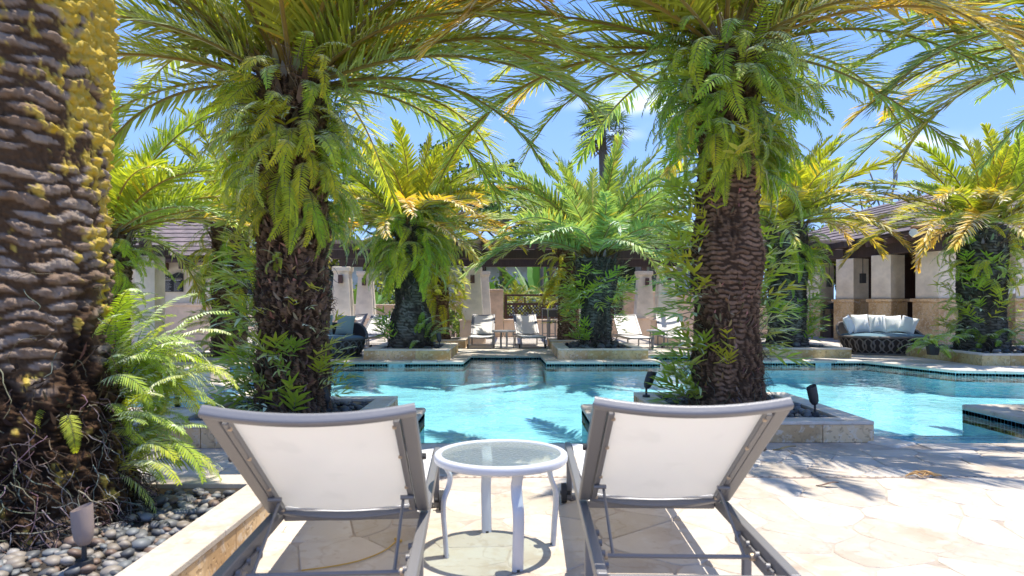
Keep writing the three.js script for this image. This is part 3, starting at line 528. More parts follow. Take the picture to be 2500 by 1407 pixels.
function shreds(palm, rad, y0, y1, n, cols, az0 = -130, az1 = 130, len = 0.07) {   // frayed ends of old leaf bases standing off the trunk
  const b = new Builder();
  for (let k = 0; k < n; k++) {
    const az = rand(az0, az1), d = dirOf(az), y = rand(y0, y1), r = rad(y) - 0.005, p = V(d.x * r, y, d.z * r), s = rand(-0.7, 0.7), dir = V(d.x * rand(0.2, 0.8) + d.z * s, rand(0.15, 1), d.z * rand(0.2, 0.8) - d.x * s).normalize(), wid = V(d.z, rand(-0.3, 0.3), -d.x).normalize();
    b.blade(p, dir, wid, len * rand(0.6, 1.7), len * rand(0.15, 0.5), pick(cols).map((x) => x * rand(0.7, 1.3)), rand(-0.3, 0.3), 0.4, 0.3);
  }
  return stuffPart('bark_shreds', b.build(), M.fibre, palm);
}
const SHRED = [[0.29, 0.18, 0.11], [0.18, 0.11, 0.068], [0.38, 0.25, 0.16], [0.11, 0.07, 0.043]];
const BARK = { gap: [0.09, 0.055, 0.035], scarA: [0.33, 0.21, 0.135], scarB: [0.22, 0.135, 0.086], fibre: [0.085, 0.052, 0.033], fibreB: [0.25, 0.15, 0.09] };
const FIB = [[0.16, 0.10, 0.06], [0.09, 0.055, 0.033], [0.24, 0.19, 0.14]];

{ // the lichened trunk beside the camera
  const palm = thing('date_palm', 'massive palm trunk blotched with yellow lichen, standing in river pebbles', 'palm tree', -2.44, bed0.y - 0.02, -3.3);
  const rad = (y) => 0.425 + 0.1 * smooth(1.1, 0.1, y) + 0.05 * smooth(0.3, 0, y) + 0.03 * smooth(1.9, 2.6, y);
  mesh('trunk', trunkGeo({ h: 4.2, r: rad, around: 260, up: 460, scars: 8, scarH: 0.057, amp: 0.026, thin: 2.3, slant: 0.9, seed: 3, gap: [0.115, 0.07, 0.04], scarA: [0.37, 0.295, 0.235], scarB: [0.25, 0.17, 0.115], fibre: [0.028, 0.017, 0.011], fibreB: [0.095, 0.052, 0.028], fib0: 0.0, fib1: 0.55, fibY: (y) => 1.6 * smooth(1.45, 0.55, y) - 0.75, lichen: (y, th) => -0.40 + 0.62 * smooth(0.45, 0.95, Math.sin(th - 0.6)) * smooth(0.75, 1.5, y) + 0.5 * smooth(1.5, 2.3, y) }), M.bark, palm);
  rootFibres(palm, rad, 0.0, 0.62, 900, 0.2, [[0.035, 0.024, 0.017], [0.06, 0.043, 0.033], [0.15, 0.125, 0.11], [0.022, 0.015, 0.011], [0.22, 0.19, 0.17]], -60, 150, 0.0035);
  rootFibres(palm, rad, 0.4, 1.3, 130, 0.2, [[0.12, 0.08, 0.05], [0.2, 0.16, 0.13], [0.05, 0.035, 0.02]], -60, 130, 0.003);
  shreds(palm, rad, 0.3, 0.85, 260, [[0.1, 0.065, 0.04], [0.05, 0.033, 0.022], [0.03, 0.02, 0.014]], -60, 140, 0.05); 
  boots(palm, (y) => rad(y), 3.6, 4.3, 60, FIB);
  crown(palm, 4.2, { key: 'a', count: 20, len: 2.5, leaf: 0.4, n: 56, eTop: 84, eLow: 40, droop0: 40, droop1: 85, w: 0.03, skip: (az, e0) => az > 30 && az < 165 && e0 < 62 });
}
{ // the palm in the planter behind the first lounger
  const X = gx(716, 6.35), palm = thing('date_palm', 'fern-draped palm with shaggy dark brown trunk in a low stone planter behind the lounge chairs', 'palm tree', X, bed1.y - 0.02, -6.35);
  const rad = (y) => 0.29 + 0.03 * smooth(0.5, 0, y) + 0.04 * noise3(1, y * 1.4, 5) + 0.03 * smooth(1.6, 1.2, y), dx = 0;
  mesh('trunk', trunkGeo({ h: 3.1, r: rad, around: 180, up: 330, scars: 8, scarH: 0.06, amp: 0.034, seed: 5, ...BARK, fibre: [0.07, 0.043, 0.028], fibreB: [0.27, 0.165, 0.1], fib0: -0.9, fib1: -0.2 }), M.bark, palm);
  rootFibres(palm, rad, 0.0, 1.1, 420, 0.22, [[0.11, 0.075, 0.05], [0.2, 0.16, 0.13], [0.05, 0.032, 0.02]], -110, 110, 0.0026);
  boots(palm, rad, 2.6, 3.2, 70, FIB);
  shreds(palm, rad, 0.25, 2.7, 1000, SHRED);
  rootFibres(palm, rad, 1.0, 2.4, 260, 0.12, [[0.11, 0.065, 0.035], [0.16, 0.1, 0.06], [0.05, 0.03, 0.018]], -110, 110, 0.004);
  const Y = [M.fern[0], M.fern[0], M.fern[2], M.fern[1]], old = [M.fern[2], M.fern[0], M.fern[2]];
  ferns(palm, rad, [
    ['fern', 90, 2.5, 3.15, -180, 180, -30, 25, 0.85, 1.3, Y], ['fern', 74, 2.05, 2.7, -130, 130, -50, 0, 0.7, 1.1, [M.fern[0], M.fern[2], M.fern[0]]],
    ['fern', 34, 1.75, 2.2, 35, 140, -50, 0, 0.6, 0.9, [M.fern[0], M.fern[1]]], ['fern', 26, 1.75, 2.25, -130, -25, -60, -10, 0.5, 0.8, old],
    ['lance', 36, 2.3, 3.0, -120, 120, -30, 40, 0.8, 1.3, Y], ['lance', 44, 0.0, 1.3, -130, -50, -10, 60, 1.0, 1.5, [M.fern[0], M.fern[1]]], ['lance', 50, 0.0, 0.6, -95, 25, 0, 70, 0.75, 1.15, [M.fern[1], M.fern[3], M.fern[0]]], ['lance', 22, 0.15, 0.75, 40, 100, 0, 60, 0.6, 1.0, [M.fern[0], M.fern[2]]], ['lance', 12, 0.5, 1.4, -50, 40, -20, 40, 0.5, 0.8, [M.fern[0], M.fern[2]]], ['lance', 22, 1.1, 2.0, -120, -55, -10, 40, 0.9, 1.4, Y], ['fern', 6, 1.4, 1.46, -12, -6, -80, 80, 0.3, 0.42, [M.fern[0]]],
  ]);
  crown(palm, 3.05, { key: 'b', count: 58, len: 2.95, leaf: 0.5, n: 88, w: 0.03, eTop: 84, eLow: 14, droop0: 40, droop1: 80, color: [0.38, 0.43, 0.02], goldFrom: 0.55, goldShare: 0.25, green: (az) => az < -30, skip: (az, e0) => Math.abs(az) < 40 && e0 < 48,
    special: [[48, 66, 135, 2.3, 0.25], [92, 32, 90, 3.0, 0], [74, 55, 105, 2.7, 0.75], [64, 45, 95, 2.9, 0.5], [-18, 76, 45, 2.6, 0.25], [-52, 66, 50, 2.7, 0], [-88, 30, 45, 2.7, 0], [-97, 46, 60, 2.8, 0], [-76, 18, 45, 2.5, 0], [-110, 12, 60, 2.6, 0], [20, 74, 60, 2.6, 0.25], [100, 14, 75, 2.6, 0], [80, 60, 95, 3.2, 0.5], [70, 38, 70, 3.2, 0.25], [104, 50, 85, 3.1, 0.25], [86, 22, 62, 3.2, 0], [58, 58, 100, 3.0, 0.5], [112, 36, 75, 3.0, 0], [-66, 42, 55, 2.9, 0], [-104, 34, 70, 2.9, 0]] });
}
{ // the thick brown palm behind the second lounger
  const X = gx(1775, 6.7), palm = thing('date_palm', 'palm with bare ringed brown trunk under a huge fern collar, golden fronds, beside the pool', 'palm tree', X, bed2.y - 0.02, -6.7);
  const rad = (y) => 0.325 + 0.035 * smooth(0.45, 0, y) - 0.045 * smooth(1.5, 2.1, y) + 0.03 * noise3(1, y * 1.3, 8);
  mesh('trunk', trunkGeo({ h: 3.55, r: rad, around: 200, up: 400, scars: 9, scarH: 0.046, amp: 0.024, seed: 8, ...BARK, thin: 2.4, scarA: [0.38, 0.235, 0.15], scarB: [0.25, 0.15, 0.095], fib0: 0.05, fib1: 0.5, fibY: (y) => 0.85 * smooth(1.25, 0.75, y) - 0.12 + 0.4 * smooth(2.0, 2.4, y) }), M.bark, palm);
  rootFibres(palm, rad, 0.0, 0.8, 360, 0.2, [[0.09, 0.06, 0.04], [0.2, 0.17, 0.14], [0.05, 0.032, 0.02]], -110, 110, 0.0026);
  boots(palm, rad, 3.0, 3.65, 80, FIB);
  shreds(palm, rad, 0.05, 1.25, 380, SHRED, -130, 130, 0.06); shreds(palm, rad, 1.9, 2.8, 200, SHRED, -130, 130, 0.06);
  const Y = M.fern;
  ferns(palm, rad, [
    ['fern', 120, 2.85, 3.6, -180, 180, -30, 25, 0.95, 1.5, [M.fern[0], M.fern[0], M.fern[1], M.fern[3]]], ['fern', 60, 2.6, 3.0, -130, 130, -50, 5, 0.75, 1.15, Y], ['fern', 24, 2.35, 2.6, -80, 80, -60, -20, 0.55, 0.8, [M.fern[2], M.fern[0]]],
    ['fern', 30, 2.3, 2.8, 60, 130, -40, 0, 0.8, 1.15, [M.fern[0], M.fern[1]]], ['lance', 34, 2.3, 3.4, -120, 120, -30, 30, 0.9, 1.5, Y],
    ['lance', 62, 0.75, 2.1, -120, -60, -10, 55, 0.9, 1.5, [M.fern[0], M.fern[1], M.fern[2]]], ['lance', 16, 1.0, 2.2, -65, -35, -10, 50, 0.6, 1.0, [M.fern[0], M.fern[2]]], ['lance', 52, 0.0, 0.7, -120, -52, 0, 60, 0.8, 1.35, [M.fern[0], M.fern[1]]],
    ['lance', 44, 0.45, 1.7, 75, 120, -10, 60, 0.8, 1.35, [M.fern[2], M.fern[0]]], ['lance', 7, 0.4, 0.7, -30, -12, 10, 70, 0.5, 0.8, [M.fern[2]]],
  ]);
  crown(palm, 3.5, { key: 'c', count: 52, len: 3.1, leaf: 0.5, n: 90, w: 0.03, eTop: 84, eLow: 12, droop0: 40, droop1: 75, color: [0.38, 0.43, 0.02], goldFrom: 0.55, goldShare: 0.3, skip: (az, e0) => Math.abs(az) < 38 && e0 < 50,
    special: [[-66, 40, 110, 3.0, 0.75], [-84, 14, 30, 2.5, 0], [-92, 4, 15, 2.2, 0], [-98, 0, 60, 2.2, 0], [4, 80, 150, 1.9, 0.75], [62, 54, 60, 2.9, 0.5], [78, 26, 78, 3.0, 0.75], [95, 30, 60, 2.9, 0.5], [40, 62, 70, 2.9, 0.5], [24, 66, 55, 2.9, 0.25], [108, 6, 70, 2.5, 0], [-40, 62, 60, 2.8, 0.5], [-76, 54, 100, 3.2, 0.75], [-60, 52, 105, 3.0, 0.75], [-95, 36, 62, 3.0, 0], [-106, 50, 85, 3.1, 0.25], [-82, 28, 60, 3.0, 0.25], [36, 46, 55, 3.4, 0], [70, 40, 60, 3.2, 0.5], [86, 46, 80, 3.1, 0.25]] });
}
function farPalm(label, px, d, base, top, r, o) {
  const X = gx(px, d), palm = thing('date_palm', label, 'palm tree', X, base, -d), h = top - base;
  const rad = (y) => r + 0.06 * r * noise3(px, y * 1.4, 2) + 0.14 * r * smooth(0.4, 0, y) + (o.belly ? o.belly(y) : 0);
  mesh('trunk', trunkGeo({ h, r: rad, around: 72, up: 130, scars: 9, scarH: 0.06, amp: 0.028, seed: px, ...BARK, ...(o.bark ?? {}), fib0: -0.2, fib1: 0.4 }), M.bark, palm);
  boots(palm, rad, h - 0.45, h + 0.1, 50, o.boot ?? FIB);
  shreds(palm, rad, 0.05, h, 160, o.bark ? [[0.15, 0.13, 0.11], [0.08, 0.065, 0.05], [0.22, 0.18, 0.14]] : SHRED, -130, 130, 0.08);
  if (o.fibres) rootFibres(palm, rad, 0, 0.9, 130, 0.25, [[0.09, 0.06, 0.045], [0.2, 0.18, 0.16]], -110, 110, 0.005);
  ferns(palm, rad, o.ferns ?? []);
  crown(palm, h - 0.02, { n: 72, w: 0.042, goldFrom: 0.65, ...o.crown });
  return palm;
}
const GREYBARK = { gap: [0.055, 0.046, 0.038], scarA: [0.22, 0.21, 0.19], scarB: [0.14, 0.125, 0.105], fibre: [0.045, 0.037, 0.03], fibreB: [0.11, 0.09, 0.07] };
farPalm('palm with grey trunk under a dense round collar of hanging ferns', 1003, 15.1, bed3.y, hy(545, 15.1), 0.34, { bark: GREYBARK, belly: (y) => 0.1 * smooth(1.0, 0.7, y),
  ferns: [['fern', 90, 2.25, 2.9, -150, 150, -20, 30, 1.3, 1.9, [M.fern[1], M.fern[0], M.fern[3]]], ['fern', 60, 1.75, 2.35, -140, 140, -45, 0, 1.2, 1.7, [M.fern[0], M.fern[1]]], ['fern', 12, 0.05, 0.4, 20, 80, 20, 70, 0.9, 1.3, [M.fern[3], M.fern[1]]], ['lance', 20, 0.05, 0.7, -95, -30, 20, 70, 1, 1.6, [M.fern[3], M.fern[1]]]],
  crown: { key: 'd', count: 52, len: 2.5, leaf: 0.45, eTop: 84, eLow: 4, droop0: 30, droop1: 65, goldFrom: 0.6, goldShare: 0.75, color2: LIME } });
farPalm('slim palm with yellow fern tufts directly behind the grey-trunked palm', 1068, 18.2, bed3b.y, hy(600, 18.2), 0.3, { ferns: [['fern', 50, 0.9, 2.2, -100, 110, -40, 20, 1.0, 1.5, [M.fern[2], M.fern[0]]], ['lance', 20, 0.6, 1.6, 10, 110, 0, 50, 1.2, 1.8, [M.fern[2]]]], crown: { key: 'd', count: 18, len: 2.3, leaf: 0.45, eTop: 84, eLow: 20, droop0: 40, droop1: 80, color2: LIME } });
farPalm('short palm with a broad blue-green crown and leafy trunk by the pool steps', 1455, 15.2, bed4.y, hy(632, 15.2), 0.33, { bark: GREYBARK, fibres: true, belly: (y) => 0.12 * smooth(0.9, 1.3, y),
  boot: [[0.1, 0.09, 0.08], [0.2, 0.17, 0.13], [0.06, 0.05, 0.045]],
  ferns: [['lance', 95, 0.85, 1.65, -120, 120, -20, 50, 1.0, 1.7, [M.fern[0], M.fern[1], M.fern[0]]], ['lance', 26, 0.5, 1.2, -110, -50, 0, 50, 1, 1.6, [M.fern[0], M.fern[1]]], ['lance', 18, 0.3, 1.2, 55, 110, 0, 50, 1, 1.5, [M.fern[0]]], ['lance', 16, 0.02, 0.3, -90, -30, 20, 70, 0.9, 1.4, [M.fern[1]]]],
  crown: { key: 'e', count: 58, len: 3.1, leaf: 0.5, eTop: 86, eLow: 24, droop0: 28, droop1: 85, goldFrom: 2, color: [0.27, 0.40, 0.09], color2: [0.5, 0.57, 0.05], pow: 0.8 } });
farPalm('dark-trunked palm with olive fern tufts beside the bar table', 1388, 18.0, bed4b.y, hy(590, 18), 0.27, { ferns: [['fern', 46, 1.0, 2.4, -140, 60, -40, 20, 0.9, 1.4, [M.fern[2], M.fern[0]]], ['lance', 14, 0.4, 1.4, -110, 30, 0, 50, 1, 1.5, [M.fern[2]]]], crown: { key: 'd', count: 16, len: 2.2, leaf: 0.45, eTop: 84, eLow: 25, droop0: 40, droop1: 80, color2: LIME } });
farPalm('stout palm wholly coated in ferns beside the pillowed daybed', 1922, 15.8, bed5.y, hy(552, 15.8), 0.42, { bark: GREYBARK, ferns: [['fern', 70, 1.5, 2.6, -130, 130, -40, 20, 0.8, 1.3, [M.fern[1], M.fern[0], M.fern[3]]], ['lance', 80, 0.05, 1.1, -120, 120, 0, 60, 1.0, 1.7, [M.fern[1], M.fern[3]]], ['lance', 26, 1.2, 2.2, 40, 120, 0, 50, 1.0, 1.6, [M.fern[0]]]], crown: { key: 'd', count: 50, len: 2.5, leaf: 0.46, eTop: 84, eLow: 8, droop0: 30, droop1: 75, goldFrom: 0.55, goldShare: 0.8, color2: LIME } });
farPalm('palm with lance-leaved fern trunk standing before the pavilion columns', 2398, 14.2, bed6.y, hy(555, 14.2), 0.44, { bark: GREYBARK, fibres: true, ferns: [['fern', 70, 1.5, 2.5, -130, 130, -40, 20, 0.8, 1.25, [M.fern[1], M.fern[0], M.fern[2]]], ['lance', 90, 0.3, 1.8, -120, 100, 0, 60, 0.9, 1.6, [M.fern[0], M.fern[1], M.fern[2]]], ['fern', 24, 0.02, 0.35, -100, 60, 10, 60, 0.8, 1.2, [M.fern[3], M.fern[1]]], ['fern', 16, 0.4, 1.2, -110, -60, -20, 40, 0.7, 1.0, [M.fern[1]]]], crown: { key: 'd', count: 48, len: 2.5, leaf: 0.46, eTop: 84, eLow: 8, droop0: 30, droop1: 75, goldFrom: 0.55, goldShare: 0.8, color2: LIME } });
farPalm('bushy fern-covered palm behind the raised spa near the notice board', 560, 12.7, bed7.y, hy(556, 12.7), 0.3, { ferns: [['fern', 80, 1.1, 2.45, -140, 140, -40, 20, 0.8, 1.25, [M.fern[0], M.fern[1], M.fern[2]]], ['fern', 40, 0.05, 1.0, -120, 120, -10, 50, 0.7, 1.1, [M.fern[0], M.fern[1]]], ['lance', 34, 0.4, 1.6, -60, 110, 0, 60, 0.9, 1.4, [M.fern[0]]]], crown: { key: 'd', count: 34, len: 2.3, leaf: 0.46, eTop: 86, eLow: 10, droop0: 35, droop1: 80, goldFrom: 0.8, color2: LIME } });
farPalm('palm half hidden behind the lichened trunk, fronds over the lattice eave', 262, 10.2, -0.01, hy(575, 10.2), 0.3, { boot: [[0.2, 0.17, 0.13], [0.1, 0.08, 0.05]], ferns: [['fern', 46, 1.5, 2.1, -60, 120, -40, 20, 0.7, 1.1, [M.fern[0], M.fern[1]]], ['fern', 20, 0.2, 1.4, 20, 120, -10, 50, 0.7, 1.1, [M.fern[0], M.fern[1]]]], crown: { key: 'f', count: 32, len: 2.6, leaf: 0.5, eTop: 84, eLow: 12, droop0: 35, droop1: 85, goldFrom: 0.85, n: 84, w: 0.032, color: [0.34, 0.45, 0.03], color2: LIME, special: [[70, 55, 100, 2.6, 0], [88, 30, 60, 2.6, 0.25], [60, 40, 60, 2.7, 0], [85, 20, 45, 2.5, 0.5]] } });
farPalm('palm on the deck spur whose long fronds overhang the pool', 2890, 6.7, bed9.y, 3.65, 0.31, { ferns: [['fern', 20, 2.6, 3.4, -140, 0, -40, 20, 0.9, 1.3, M.fern]], crown: { key: 'c', n: 90, count: 42, len: 3.0, leaf: 0.5, eTop: 84, eLow: 4, droop0: 40, droop1: 75, w: 0.028, goldFrom: 0.7, skip: (az, e0) => az > -74 && az < 60 && e0 < 70, color: BLUE, special: [[-88, 32, 75, 2.9, 0], [-98, 22, 70, 2.8, 0], [-110, 30, 90, 2.8, 0], [-125, 20, 80, 3.0, 0.25], [-80, 45, 80, 3.0, 0.75], [-86, 54, 80, 3.0, 0.5]] } });
{ // leafy fern at the foot of the lichened trunk
  const f = thing('sword_fern', 'bright lime sword fern arching from the foot of the lichened palm trunk', 'fern', -1.93, 0.42, -3.42);
  const big = [[55, 95, 0.75], [30, 75, 0.72], [72, 120, 0.8], [10, 70, 0.66], [45, 140, 0.6], [80, 70, 0.8]].map(([e0, droop, len], k) => fernGeo({ e0, droop, len, leaf: 0.13, seed: 800 + k, n: 30, sway: (k % 3 - 1) * 0.1 }));
  mesh('rootstock', G([at(new THREE.SphereGeometry(0.06, 12, 8), -0.05, 0, 0)]), M.soil, f);
  for (let k = 0; k < 96; k++) sprout('fern_leaf', pick(big), pick([M.fern[0], M.fern[1], M.fern[1]]), f, V(rand(-0.1, 0.06), rand(-0.1, 0.5), rand(-0.25, 0.12)), rand(50, 135), rand(-35, 45), rand(-0.4, 0.4), rand(0.42, 0.72));
  for (let k = 0; k < 3; k++) sprout('fern_leaf', big[4], M.fern[0], f, V(-0.28 + 0.1 * k, 0.35 - 0.05 * k, 0.34), -30 + 40 * k, -50, 0.2, 0.4);
}

// ---------------------------------------------------------------- sun loungers and tables
function slingSheet(w, L, sag, nx = 10, nz = 24) { const g = new THREE.PlaneGeometry(w, L, nx, nz), p = g.attributes.position; for (let i = 0; i < p.count; i++) { const u = p.getX(i) / w * 2, v = p.getY(i) / L * 2; p.setZ(i, -sag * (1 - u * u) * (0.75 + 0.25 * (1 - v * v))); } g.computeVertexNormals(); return g; }
function bowed(w, sag, back, size, r) {           // a bar bowed down in the middle
  const pts = []; for (let k = 0; k <= 12; k++) { const u = k / 6 - 1; pts.push(V(u * w / 2, -sag * (1 - u * u), -back * (1 - u * u))); }
  const s = new THREE.Shape(), a = size[0] / 2, b = size[1] / 2; s.moveTo(-a + r, -b); s.lineTo(a - r, -b); s.quadraticCurveTo(a, -b, a, -b + r); s.lineTo(a, b - r); s.quadraticCurveTo(a, b, a - r, b); s.lineTo(-a + r, b); s.quadraticCurveTo(-a, b, -a, b - r); s.lineTo(-a, -b + r); s.quadraticCurveTo(-a, -b, -a + r, -b);
  const g = new THREE.ExtrudeGeometry(s, { steps: 28, extrudePath: new THREE.CatmullRomCurve3(pts), curveSegments: 4 });
  return g;
}
function makeLounger(name, o = {}) {              // head end at z = 0, feet toward -z; back raised
  const t = thing(name, '', 'sun lounger'); t.userData.base = name;
  const W = 0.65, L = 2.05, H = 0.31, hz = -0.80, f = M.frame, hw = W / 2 - 0.02;
  for (const s of [-1, 1]) {
    mesh('side_rail', G([rbox(0.036, 0.055, L, s * hw, H - 0.028, -L / 2, 0.006)]), f, t);
    const br = mesh('ratchet', G([rbox(0.012, 0.045, 0.42, s * (hw - 0.026), H - 0.062, -0.34, 0.004), ...[0, 1, 2, 3].map((k) => cyl(0.013, 0.013, 0.014, s * (hw - 0.032), H - 0.04, -0.17 - 0.11 * k, 0, 0, Math.PI / 2, 12))]), f, t);
    void br;
  }
  mesh('head_bar', G([rbox(W - 0.078, 0.045, 0.03, 0, H - 0.035, -0.017, 0.008)]), f, t);
  mesh('foot_bar', G([rbox(W - 0.078, 0.03, 0.04, 0, H - 0.03, -L + 0.022, 0.008)]), f, t);
  mesh('cross_bar', G([rbox(W - 0.078, 0.03, 0.03, 0, H - 0.045, hz - 0.1, 0.006)]), f, t);
  mesh('cross_bar', G([rbox(W - 0.078, 0.03, 0.03, 0, H - 0.045, hz - 0.56, 0.006)]), f, t);
  for (const z of [-0.5, -L + 0.16]) {            // U-shaped leg frames
    for (const s of [-1, 1]) mesh('leg', G([rbox(0.032, H - 0.056, 0.034, s * hw, (H - 0.056) / 2, z, 0.005)]), f, t);
    mesh('floor_bar', G([rbox(W - 0.075, 0.022, 0.03, 0, 0.014, z, 0.005)]), f, t);
  }
  for (const s of [-1, 1]) mesh('wheel', G([cyl(0.055, 0.055, 0.03, s * (hw + 0.034), 0.056, -L + 0.22, 0, 0, Math.PI / 2, 24), cyl(0.012, 0.012, 0.06, s * (hw + 0.025), 0.056, -L + 0.22, 0, 0, Math.PI / 2, 10)]), M.rubber, t);
  const seat = mesh('seat_sling', G([at(slingSheet(W - 0.085, L + hz - 0.03, 0.022), 0, H - 0.004, hz / 2 - L / 2 + 0.01, -Math.PI / 2)]), M.sling, t); void seat;
  const back = new THREE.Group(); back.name = 'backrest'; back.position.set(0, H + 0.015, hz); back.rotation.x = 0; t.add(back);
  const BL = 0.86, ang = o.angle ?? 35.8 * D2R;      // built lying toward +z, then raised
  const lift = (g) => { g.applyMatrix4(new THREE.Matrix4().makeRotationX(-ang)); return G(g); };
  for (const s of [-1, 1]) {
    mesh('stile', lift(rbox(0.05, 0.032, BL, s * (W / 2 - 0.025), 0, BL / 2, 0.007)), f, back);
    mesh('inner_strip', lift(rbox(0.022, 0.026, BL - 0.06, s * (W / 2 - 0.0635), -0.008, BL / 2, 0.004)), f, back);
    for (const k of [0.06, 0.33, 0.66, 0.93]) mesh('screw', lift(cyl(0.007, 0.007, 0.008, s * (W / 2 - 0.072), -0.022, BL * k, 0, 0, 0, 10)), M.screw, back);
    mesh('pivot', lift(cyl(0.009, 0.009, 0.05, s * (W / 2 - 0.075), -0.03, 0.2, 0, 0, Math.PI / 2, 10)), f, back);
    mesh('stop', lift(rbox(0.02, 0.018, 0.022, s * (W / 2 + 0.004), 0, 0.52, 0.004)), M.rubber, back);
  }
  mesh('top_bar', lift(at(bowed(W - 0.004, 0.034, 0, [0.034, 0.038], 0.012), 0, 0.004, BL + 0.012)), f, back);
  mesh('bottom_bar', lift(at(bowed(W - 0.1, 0.03, 0, [0.034, 0.032], 0.01), 0, -0.004, 0.012)), f, back);
  mesh('back_sling', lift(at(slingSheet(W - 0.145, BL - 0.05, 0.03), 0, 0.004, BL / 2 + 0.01, -Math.PI / 2)), M.sling, back);
  mesh('sling_hem', lift(rbox(W - 0.16, 0.006, 0.012, 0, -0.012, 0.04, 0.002)), M.sling, back);
  const py = H + 0.015 + Math.sin(ang) * 0.2 - 0.03, pz = hz + Math.cos(ang) * 0.2, bz = -0.3, by = H - 0.055, sx = W / 2 - 0.09;
  mesh('prop_rod', G([tube([[-sx, py, pz], [-sx, by, bz]], 0.006, 4, 8), tube([[sx, py, pz], [sx, by, bz]], 0.006, 4, 8), cyl(0.008, 0.008, W - 0.12, 0, by, bz, 0, 0, Math.PI / 2, 10)]), f, t);
  for (const s of [-1, 1]) mesh('prop_roller', G([cyl(0.014, 0.014, 0.03, s * (W / 2 - 0.055), by, bz, 0, 0, Math.PI / 2, 12)]), M.screw, t);
  return t;
}
const near1 = makeLounger('sun_lounger');
near1.userData.label = 'white sling lounger seen from behind, beside the pebble planter, holding a dry stalk beneath';
near1.position.set(-0.615, 0.002, -2.0); near1.rotation.y = 3.7 * D2R;
const near2 = copyOf(near1, 'white sling lounger seen from behind, on open paving before the golden stone planter', 0.592, 0.002, -2.16, -1.6 * D2R);
const FARG = 'sling loungers facing the pool from the far deck';
const placeL = (px, d, turn, label) => { const a = turn * D2R, Lh = 2.05; const x = gx(px, d), c = copyOf(near1, label, x - Math.sin(a) * -0 + 0, 0.002, -d, a + Math.PI, FARG); c.position.set(x - Math.sin(a + Math.PI) * -Lh * 1, 0.002, -d); c.position.x = x + Lh * Math.sin(a + Math.PI) ; c.position.z = -d + Lh * Math.cos(a + Math.PI); return c; };
placeL(1173, 17.3, 0, 'far lounger with frond shadows in front of the lone tapered column');
placeL(1303, 17.4, 6, 'far lounger beside the bar table and chairs');
placeL(866, 17.2, -10, 'far lounger turned aside between the teal daybed and the mossy planter');
placeL(1566, 17.0, 3, 'far lounger turned aside by the pale planter, beside a small round table');
placeL(1652, 17.4, -6, 'far lounger at the thick brown palm, beyond the small round table');
placeL(812, 18.2, -6, 'far lounger behind the teal daybed');

function makeTable(label, mat, glassMat) {
  const t = thing('side_table', label, 'table'), r = 0.30, H = 0.465; t.userData.base = 'side_table';
  const prof = [[r - 0.004, -0.034], [r + 0.006, -0.034], [r + 0.013, -0.026], [r + 0.015, -0.012], [r + 0.013, 0.0], [r + 0.006, 0.006], [r - 0.012, 0.007], [r - 0.02, 0.002], [r - 0.021, -0.008], [r - 0.006, -0.012], [r - 0.004, -0.034]].map(([x, y]) => new THREE.Vector2(x, y));
  mesh('rim', G([at(new THREE.LatheGeometry(prof, 72), 0, H - 0.007, 0)]), mat, t);
  mesh('glass_top', G([at(new THREE.CircleGeometry(r - 0.018, 64), 0, H - 0.006, 0, -Math.PI / 2)]), glassMat, t);
  for (let k = 0; k < 4; k++) {
    const a = (k * 90 + 17) * D2R, pts = [[0.272, H - 0.03], [0.262, H - 0.06], [0.245, H - 0.095], [0.25, H - 0.14], [0.272, H - 0.2], [0.276, H - 0.26], [0.268, 0.1], [0.262, 0.0]], curve = new THREE.CatmullRomCurve3(pts.map(([q, y]) => V(q, y, 0)));
    const s = new THREE.Shape(); s.absellipse(0, 0, 0.026, 0.011, 0, Math.PI * 2);
    const g = new THREE.ExtrudeGeometry(s, { steps: 40, extrudePath: curve, curveSegments: 8 });
    // keep the flat side facing outward
    mesh('leg', G([at(g, 0, 0, 0, 0, a, 0)]), mat, t);
    mesh('foot', G([at(cyl(0.013, 0.013, 0.01, 0.262, 0.005, 0), 0, 0, 0, 0, a, 0)]), M.rubber, t);
  }
  return t;
}
const table1 = makeTable('white round side table with rippled glass top between the two white loungers', M.white, M.glass); table1.position.set(-0.052, 0.003, -3.22);
const tg = makeTable('grey round side table between two far loungers before the lattice fence', M.greyTable, M.greyTable); tg.position.set(gx(1230, 17.6), 0, -17.6);
copyOf(tg, 'grey round side table beside the turned far lounger at the pale planter', gx(1608, 17.9), 0, -17.9, 0.5);

